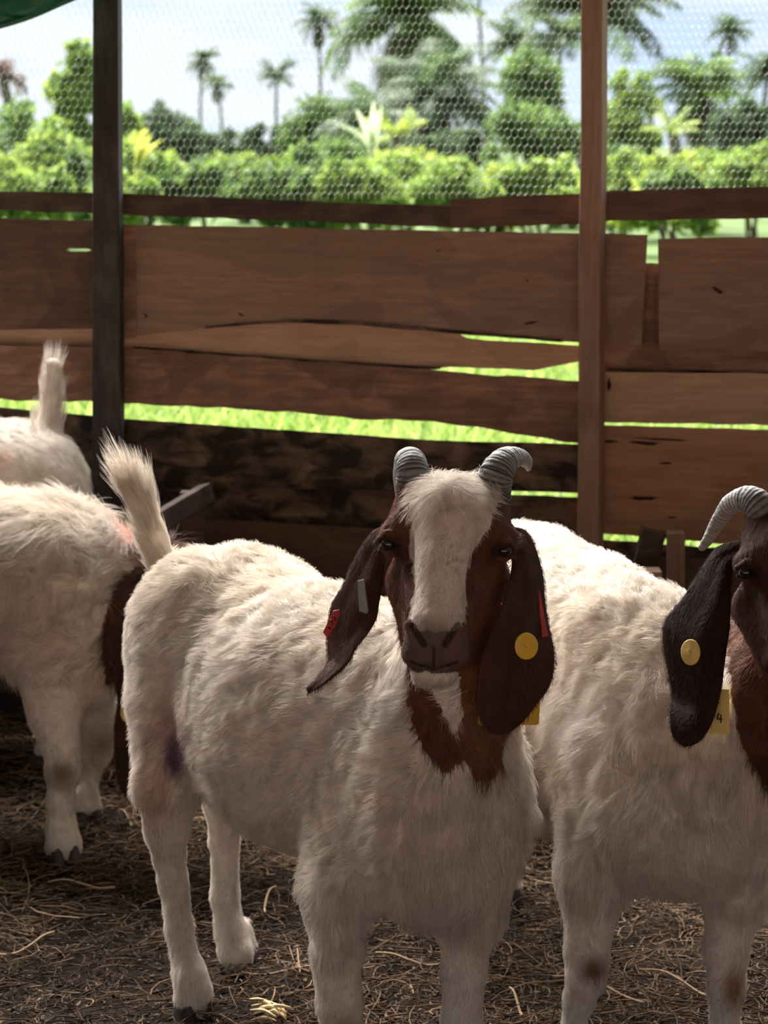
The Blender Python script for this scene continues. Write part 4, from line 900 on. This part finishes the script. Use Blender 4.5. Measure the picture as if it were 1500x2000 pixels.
def big_stems():
    rg_ = random.Random(5)
    spots = [(250, 1600, .10, 'thin curved hay stalk between the left goat and the middle goat'), (1180, 1930, .16, 'long hay stalk beside the nearer foreleg of the right goat'), (1330, 1920, .14, 'long hay stalk lying between the two forelegs of the right goat'),
             (560, 1900, .14, 'hay stalk right of the far hind hoof of the middle goat'), (160, 1730, .12, 'hay stalk on the floor just below the hoof of the left goat'), (800, 1880, .12, 'hay stalk between the two forelegs of the middle goat'),
             (520, 1760, .12, 'hay stalk under the belly of the middle goat'), (1010, 1960, .1, 'short hay stalk right of the forelegs of the middle goat'), (1300, 1740, .09, 'hay stalk in shade under the chest of the right goat'), (60, 1850, .12, 'hay stalk alone near the left edge of the floor')]
    for px, py, l, lab in spots:
        c = ground(px, py, .018); a = rg_.uniform(0, math.pi); cv = rg_.uniform(-.5, .5); pts = []
        for t in (-.5, -.25, 0, .25, .5): pts.append(c + np.array([math.cos(a) * t * l - math.sin(a) * cv * t * t * l, math.sin(a) * t * l + math.cos(a) * cv * t * t * l, .006 * math.sin(t * 6) + .004]))
        V, Q, _, _ = cap_tube(pts, [.0022, .002, .002, .0018, .0012], 7, 14)
        o = mesh_np('hay_stalk', V, Q, M_straw, col=np.tile([.40, .28, .18], (len(V), 1)), origin=c); tag(o, lab, 'hay', 'long hay stalks on the floor')
big_stems()
def sun_straw():  # pale straw bundle, coloured to stand in for sunlight on the floor
    c = ground(515, 1985, .012); parts = []
    for k in range(16):
        a = -.5 + rw.uniform(-.6, .6); l = rw.uniform(.02, .06); o_ = np.array([rw.uniform(-.02, .02), rw.uniform(-.02, .02), rw.uniform(0, .014)])
        V, Q, _, _ = cap_tube([c + o_ - np.array([math.cos(a), math.sin(a), 0]) * l / 2, c + o_ + [0, 0, .006], c + o_ + np.array([math.cos(a), math.sin(a), .1]) * l / 2], [.001, .0028, .0012], 6, 7); parts.append((V, Q))
    V, Q = join(parts); o = mesh_np('sun_patch_straw', V, Q, M_straw, col=np.tile([.72, .56, .33], (len(V), 1)), origin=c); tag(o, 'pale straw standing in for a sun patch beside the near hind hoof', 'sun_straw')
sun_straw()

# ---------------------------------------------------------------- outside
V, Q = box((0, 404.5, -.03), (1200, 800, .04)); struct(mesh_np('trim_1', V, Q, M_turf, smooth=False)).name = 'ground'
V, Q = box((0, -20, -.03), (60, 36, .04)); M_bounce = principled('bounce_earth', (.52, .31, .19), .95, .1, noise=.2, nscale=2); struct(mesh_np('ground', V, Q, M_bounce, smooth=False))  # unseen ground behind the camera, added to bounce warm light onto the goats
def grass():
    rg_ = np.random.default_rng(21); n = 60000; u = rg_.random(n); y = 4.7 + 11 * u ** 1.4; x = rg_.uniform(-1, 1, n) * (y * .24 + .3)
    hgt = rg_.uniform(.05, .16, n) * (1 + .03 * y); w = .003 + .0007 * y; an = rg_.uniform(0, 2 * math.pi, n); b = np.stack([x, y, 0 * x - .01], 1)
    s = np.stack([np.cos(an), np.sin(an), 0 * an], 1) * w[:, None]; ln = np.stack([rg_.normal(0, .45, n), rg_.normal(0, .45, n), np.ones(n)], 1) * hgt[:, None]
    V = np.stack([b - s, b + s, b + ln * .55 + s * .8, b + ln * .55 - s * .8, b + ln * [1.3, 1.3, 1]], 1).reshape(-1, 3); k = (np.arange(n) * 5)[:, None]
    w_ = rg_.random(n)[:, None]; C = np.repeat(np.array([.10, .21, .03]) * (1 - w_) + np.array([.31, .42, .12]) * w_, 5, 0)
    o = mesh_np('grass', V, [k + np.array([[0, 1, 2, 3]]), k + np.array([[3, 2, 4]])], M_grass, col=C); tag(o, 'bright green grass growing outside beyond the plank fence', 'grass', kind='stuff')
grass()
def leaves(c, nr, size, col, rg_, asp=.5):
    """leaf = 2 folded quads"""
    n = len(c); a = norm(rg_.normal(0, 1, (n, 3)) + np.array([0, 0, -.3])); b = norm(np.cross(a, nr + rg_.normal(0, .5, (n, 3)))); k = np.cross(a, b)
    s = size[:, None]; V = np.stack([c - a * s * .5, c + b * s * asp * .5 + k * s * .08, c + a * s * .5, c - b * s * asp * .5 + k * s * .08], 1).reshape(-1, 3)
    return V, (np.arange(n) * 4)[:, None] + np.array([[0, 1, 2, 3]]), np.repeat(col, 4, 0)
GR = dict(bright=((.09, .19, .03), (.30, .42, .09)), mid=((.045, .11, .025), (.16, .27, .07)), dark=((.035, .075, .032), (.10, .16, .07)), yellow=((.16, .26, .03), (.36, .44, .09)), dry=((.09, .06, .05), (.2, .15, .12)))
seedc = [100]
def bush(name, px, py_top, py_bot, wpx, Y, tone, n, label, cat, leaf=.12, group=None, lumps=15, trunk=False):
    seedc[0] += 1; rg_ = np.random.default_rng(seedc[0]); top = W(px, py_top, Y); bot = W(px, py_bot, Y); z1 = top[2]; z0 = max(bot[2], 0); hw_ = wpx / 2 * Y / FPX
    base = np.array([top[0], Y, 0]); root = empty(name, base, label, cat, group)
    cs = []; H_ = z1 - z0
    for i in range(lumps):
        r = rg_.uniform(.12, .34) * min(H_, hw_ * 2) * .95; r = max(r, .12 * max(H_, hw_))
        zz = rg_.uniform(z0 + r * .6, max(z1 - r, z0 + r * .6 + .01)); tp = math.sqrt(max(.05, 1 - ((zz - z0) / max(H_, .01)) ** 2 * .85)); cs.append((np.array([base[0] + rg_.uniform(-1, 1) * max(hw_ - r * .7, 0) * tp, Y + rg_.uniform(-.8, .8) * hw_ * .6, zz]), r))
    cs.append((np.array([base[0] + rg_.uniform(-.3, .3) * hw_, Y, z1 - min(H_, hw_) * .2]), min(H_, hw_) * .2))
    rr = np.array([c[1] for c in cs]); pick = rg_.choice(len(cs), n, p=rr ** 2 / (rr ** 2).sum()); C0 = np.array([c[0] for c in cs])[pick]; R0 = rr[pick]
    d = norm(rg_.normal(0, 1, (n, 3))); P = C0 + d * (R0 * (1 - .35 * rg_.random(n) ** 1.2) * (1 + .55 * vnoise(d * 1.5 + pick[:, None], 2.) + .22 * vnoise(d * 4 + pick[:, None], 2.)))[:, None]; P[:, 2] = np.maximum(P[:, 2], .03)
    lo, hi = GR[tone]; w = np.clip(rg_.random(n) * .8 + .2 * vnoise(P, 1.5 / max(hw_, .3)), 0, 1)[:, None]; C = np.array(lo) * (1 - w) + np.array(hi) * w
    V, Q, Cc = leaves(P, d, rg_.uniform(.6, 1.3, n) * leaf, C, rg_); mesh_np('foliage', V, Q, M_leaf, root, col=Cc, smooth=False, origin=base)
    st = []
    for c, r in cs[: (4 if not trunk else 7)]:
        V, Q, _, _ = cap_tube([base + [rg_.normal(0, .1 * hw_), 0, 0], (base + c) / 2 + rg_.normal(0, .05, 3) * hw_, c], [.05 * hw_, .035 * hw_, .015 * hw_], 6, 6); st.append((V, Q))
    V, Q = join(st); mesh_np('stem', V, Q, M_bark, root, col=np.tile([.10, .075, .05], (len(V), 1)), origin=base); return root
def palm(px, py_c, crown_px, Y, label, tone='mid', nf=26, trunk=True, droop=1., group=None, bare=None, trunk_col=(.16, .14, .12), skirt=0):
    seedc[0] += 1; rg_ = np.random.default_rng(seedc[0]); c = W(px, py_c, Y); R = crown_px / 2 * Y / FPX * 1.15; base = np.array([c[0] + rg_.normal(0, .02) * c[2], Y, 0])
    root = empty('palm_tree', base, label, 'palm tree', group)
    if trunk:
        tr_ = max(.16, R * .055); V, Q, _, _ = cap_tube([base, base * .5 + c * .5 + [rg_.normal(0, .15), 0, 0], c], [tr_ * 1.3, tr_, tr_ * .8], 10, 16); mesh_np('trunk', V, Q, M_bark, root, col=np.tile(trunk_col, (len(V), 1)), origin=base)
    lo, hi = GR[tone]; lo, hi = np.array(lo), np.array(hi); Vs, Cs = [], []; tb_ = []
    for i in range(nf + skirt):
        az = i * 2.399 + rg_.normal(0, .15); el = math.radians(rg_.uniform(-5, 80)) if i < nf else math.radians(rg_.uniform(-70, -25)); K = 12; t = np.linspace(0, 1, K); Lf = R * rg_.uniform(.85, 1.15)
        ang = el - droop * t ** 1.4 * math.radians(85); ds = Lf / (K - 1)
        h_ = np.concatenate([[0], np.cumsum(np.cos(ang[:-1]) * ds)]); z_ = np.concatenate([[0], np.cumsum(np.sin(ang[:-1]) * ds)])
        hd = np.array([math.cos(az), math.sin(az), 0]); side = np.array([-hd[1], hd[0], 0]); Pm = c + hd * h_[:, None] + np.array([0, 0, 1]) * z_[:, None]
        V, Q = tubes(Pm[None], (R * .012 * (1 - .7 * t))[None], 3); tb_.append((V, Q))
        nl = 34; tt = np.linspace(.10, 1, nl); B = np.stack([np.interp(tt, t, Pm[:, q]) for q in range(3)], 1); T = norm(np.gradient(B, axis=0)); ll = Lf * .30 * np.sin(math.pi * np.clip(tt * .85 + .15, 0, 1)) ** .6
        for s in (-1, 1):
            dr = norm(side * s + T * .65 + np.array([0, 0, -.35]) + rg_.normal(0, .14, (nl, 3))); e = B + dr * ll[:, None] + np.array([0, 0, -1]) * (ll * .28)[:, None]
            w_ = T * (Lf * .010); mid = (B + e) / 2 + np.array([0, 0, 1]) * (ll * .07)[:, None]
            Vs.append(np.stack([B - w_, B + w_, mid + w_ * 1.3, mid - w_ * 1.3, e], 1).reshape(-1, 3)); q = rg_.random((nl, 1)); cc = lo * (1 - q) + hi * q
            if i >= nf: cc = cc * .4 + np.array([.12, .09, .06]) * .6
            Cs.append(np.repeat(cc, 5, 0))
    V = np.vstack(Vs); C = np.vstack(Cs); k = (np.arange(len(V) // 5) * 5)[:, None]
    V2, F2 = join([(V, [k + np.array([[0, 1, 2, 3]]), k + np.array([[3, 2, 4]])])] + tb_); C2 = np.vstack([C, np.tile(lo * 1.5, (len(V2) - len(V), 1))])
    mesh_np('crown', V2, F2, M_leaf, root, col=C2, smooth=False, origin=base); return root

palm(397, 118, 74, 210, 'tall slim palm with upper crown, left of its lower twin, right of the dark post', 'dark', 20, skirt=6, trunk_col=(.22, .2, .18))
palm(424, 165, 62, 200, 'lower of the twin slim palms, its pale trunk reaching the bushes', 'dark', 18, skirt=6, trunk_col=(.30, .28, .25))
palm(541, 150, 86, 200, 'small spreading palm standing alone between the twin palms and the tall one', 'dark', 22, droop=.9)
palm(622, 42, 92, 180, 'tall thin trunked palm left of the large feathery palms', 'dark', 20, skirt=8, trunk_col=(.22, .2, .18))
palm(790, 45, 330, 98, 'large feathery palm rising to the top of the photo, left of centre bay', 'mid', 34, skirt=8)
palm(850, 185, 280, 82, 'broad palm with drooping grey green fronds under the largest crown', 'dark', 34, skirt=10)
palm(720, 235, 190, 60, 'low dark palm behind the young yellow green palm', 'dark', 26, trunk=True)
palm(932, -60, 110, 170, 'palm whose thin trunk runs down from the top edge, left of the brown post', 'dark', 18)
palm(1038, -70, 110, 190, 'palm whose trunk hangs from the top edge beside the vine covered tree', 'dark', 18)
palm(1005, 85, 150, 128, 'palm crown peeping left of the vine covered tree', 'dark', 26)
palm(1095, 80, 170, 114, 'dark palm crown just left of the brown post', 'dark', 28)
palm(1150, 25, 320, 90, 'arching palm behind the top of the brown post', 'dark', 32)
palm(1362, 172, 190, 90, 'shaggy palm with hanging dead fronds and thick trunk, right bay', 'mid', 32, skirt=16, trunk_col=(.2, .18, .17))
palm(1425, 62, 92, 150, 'small high palm crown in the right bay', 'dark', 22, skirt=4)
palm(1500, 150, 130, 120, 'palm cut by the right edge of the photo', 'dark', 24)
palm(775, 262, 110, 45, 'young yellow green palm in front of the large palms', 'yellow', 14, droop=.35)
palm(1312, 250, 100, 48, 'young yellow green palm in the right bay', 'yellow', 14, droop=.35)
palm(262, 300, 90, 40, 'young yellow green palm beside the dark post', 'yellow', 12, droop=.4)
palm(5, 150, 110, 60, 'dry purplish brown palm frond cluster at the left edge', 'dry', 20, trunk=True, droop=1.3)
bush('tree', 150, 75, 330, 110, 30, 'bright', 1800, 'light green leafy tree left of the dark post', 'tree', .20, lumps=18, trunk=True)
bush('tree', 330, 197, 320, 150, 90, 'dark', 3500, 'rounded dark green tree under the twin palms', 'tree', .35, trunk=True)
bush('tree', 250, 205, 330, 70, 45, 'bright', 1000, 'bright green tree just right of the dark post', 'tree', .25, trunk=True)
bush('tree', 640, 182, 320, 200, 92, 'mid', 4500, 'dark green spreading tree left of the large palms', 'tree', .32, lumps=20, trunk=True)
bush('tree', 1040, 95, 320, 130, 76, 'mid', 3800, 'vine covered tree left of the brown post', 'tree', .30, lumps=20, trunk=True)
bush('tree', 1045, 200, 320, 200, 66, 'mid', 3800, 'low tree at the foot of the vine covered tree', 'tree', .30, lumps=18, trunk=True)
bush('tree', 1235, 135, 320, 120, 75, 'bright', 3800, 'bright green tree right of the brown post', 'tree', .28, lumps=18, trunk=True)
bush('tree', 1385, 100, 200, 90, 95, 'mid', 1200, 'green tree behind the shaggy palm', 'tree', .35, trunk=True)
bush('tree', 1455, 190, 320, 150, 80, 'dark', 3500, 'dark bluish tree at the right edge', 'tree', .32, trunk=True)
bush('tree', 520, 240, 320, 120, 100, 'dark', 2200, 'dark small tree under the lone palm', 'tree', .4, trunk=True)
bush('tree', 440, 250, 320, 130, 110, 'dark', 2200, 'dark scrub tree at the foot of the twin palms', 'tree', .4, trunk=True)
bush('tree', 860, 255, 330, 260, 70, 'dark', 4500, 'dark undergrowth tree below the broad palm', 'tree', .32, lumps=20, trunk=True)
shr = [(30, 195, 420, 190, 26, 'mid', 'tall green shrub at the left edge'), (110, 225, 420, 170, 23, 'bright', 'leafy shrub under the light green tree'), (170, 300, 430, 140, 18, 'mid', 'shrub hugging the dark post on its left'),
       (40, 310, 440, 170, 16, 'bright', 'low bright shrub over the left rail'), (290, 285, 430, 150, 30, 'bright', 'bright shrub right of the dark post'), (390, 320, 430, 160, 24, 'mid', 'shrub below the twin palms'),
       (480, 300, 430, 170, 34, 'bright', 'pale scrub below the lone palm'), (560, 325, 440, 170, 22, 'mid', 'shrub in the middle of the left bay'), (640, 275, 430, 180, 32, 'mid', 'bushy shrub left of the young palm'),
       (710, 315, 440, 160, 22, 'bright', 'bright shrub below the young yellow green palm'), (800, 300, 440, 180, 28, 'bright', 'shrub right of the young yellow green palm'), (890, 310, 440, 170, 24, 'bright', 'bright shrub below the broad palm'),
       (960, 320, 440, 150, 30, 'yellow', 'yellowish scrub left of the brown post'), (1050, 315, 440, 170, 26, 'bright', 'shrub over the rising rail'), (1115, 300, 430, 120, 32, 'bright', 'shrub touching the brown post on its left'),
       (1225, 290, 430, 150, 28, 'bright', 'shrub touching the brown post on its right'), (1300, 300, 440, 170, 24, 'yellow', 'yellow green shrub below the right young palm'), (1390, 290, 430, 170, 30, 'bright', 'bright shrub below the shaggy palm'),
       (1470, 280, 430, 160, 26, 'bright', 'bright shrub at the right edge'), (1350, 330, 440, 150, 18, 'mid', 'darker low shrub over the right rail'), (250, 335, 440, 120, 17, 'bright', 'low shrub behind the left rail by the dark post')]
for px, pt, pb, w_, Y, tone, lab in shr: bush('shrub', px, pt, pb, w_ * 1.15, Y, tone, 2600, lab + ', beyond the fence', 'shrub', .09 + Y * .0028, 'shrubs beyond the fence', lumps=11)
rgs = random.Random(9)
side = ['behind the left bay rail', 'behind the middle of the rail', 'behind the right bay rail']
for k, (px, lab) in enumerate([(30, 'at the left edge of the photo'), (140, 'just left of the dark post'), (300, 'just right of the dark post'), (415, 'in front of the twin palms'), (545, 'in front of the lone palm'),
                              (660, 'under the spreading tree'), (790, 'under the largest feathery palm'), (910, 'under the broad drooping palm'), (1050, 'just left of the brown post'), (1250, 'just right of the brown post'), (1370, 'in front of the shaggy palm'), (1480, 'at the right edge of the photo')]):
    bush('scrub', px, [235, 250, 290, 303, 298, 268, 285, 300, 318, 285, 300, 285][k], 400, 230, 42 + (k % 3) * 7, ['bright', 'mid', 'yellow', 'mid'][k % 4], 2200, 'low leafy scrub far beyond the fence, ' + lab, 'scrub', .17, 'distant scrub patches', lumps=14)
def banana(px, py0, py1, Y, dirx, label, n=4, col=(.33, .45, .12)):
    seedc[0] += 1; rg_ = np.random.default_rng(seedc[0]); base = W(px, py0, Y); parts = []; L_ = (py0 - py1) * Y / FPX
    for i in range(n):
        a = dirx + rg_.normal(0, .5); K = 10; t = np.linspace(0, 1, K); P = base + np.stack([a * L_ * .6 * t ** 1.5, rg_.normal(0, .3) * L_ * t, L_ * t * (1 - .25 * t * abs(a))], 1); w = L_ * .10 * np.sin(math.pi * np.clip(t * .9 + .08, 0, 1)); S = np.array([.8, .6, .1])
        V = np.vstack([P - S * w[:, None], P, P + S * w[:, None]]); V[K:2 * K, 2] -= w * .3; q = np.arange(K - 1)
        parts.append((V, np.vstack([np.stack([q, q + 1, q + K + 1, q + K], 1), np.stack([q + K, q + K + 1, q + 2 * K + 1, q + 2 * K], 1)])))
    for i in range(1): V, Q, _, _ = cap_tube([base * [1, 1, 0], base], [.05, .03], 8); parts.append((V, Q))
    V, Q = join(parts); o = mesh_np('banana_plant', V, Q, M_leaf, col=np.tile(col, (len(V), 1)), origin=base); tag(o, label, 'banana plant')
banana(728, 300, 200, 30, -.6, 'broad pale leaves standing up beside the young palm', 4, (.38, .46, .28))
banana(268, 330, 250, 24, .5, 'broad yellow leaves rising right of the dark post', 4, (.34, .40, .07))
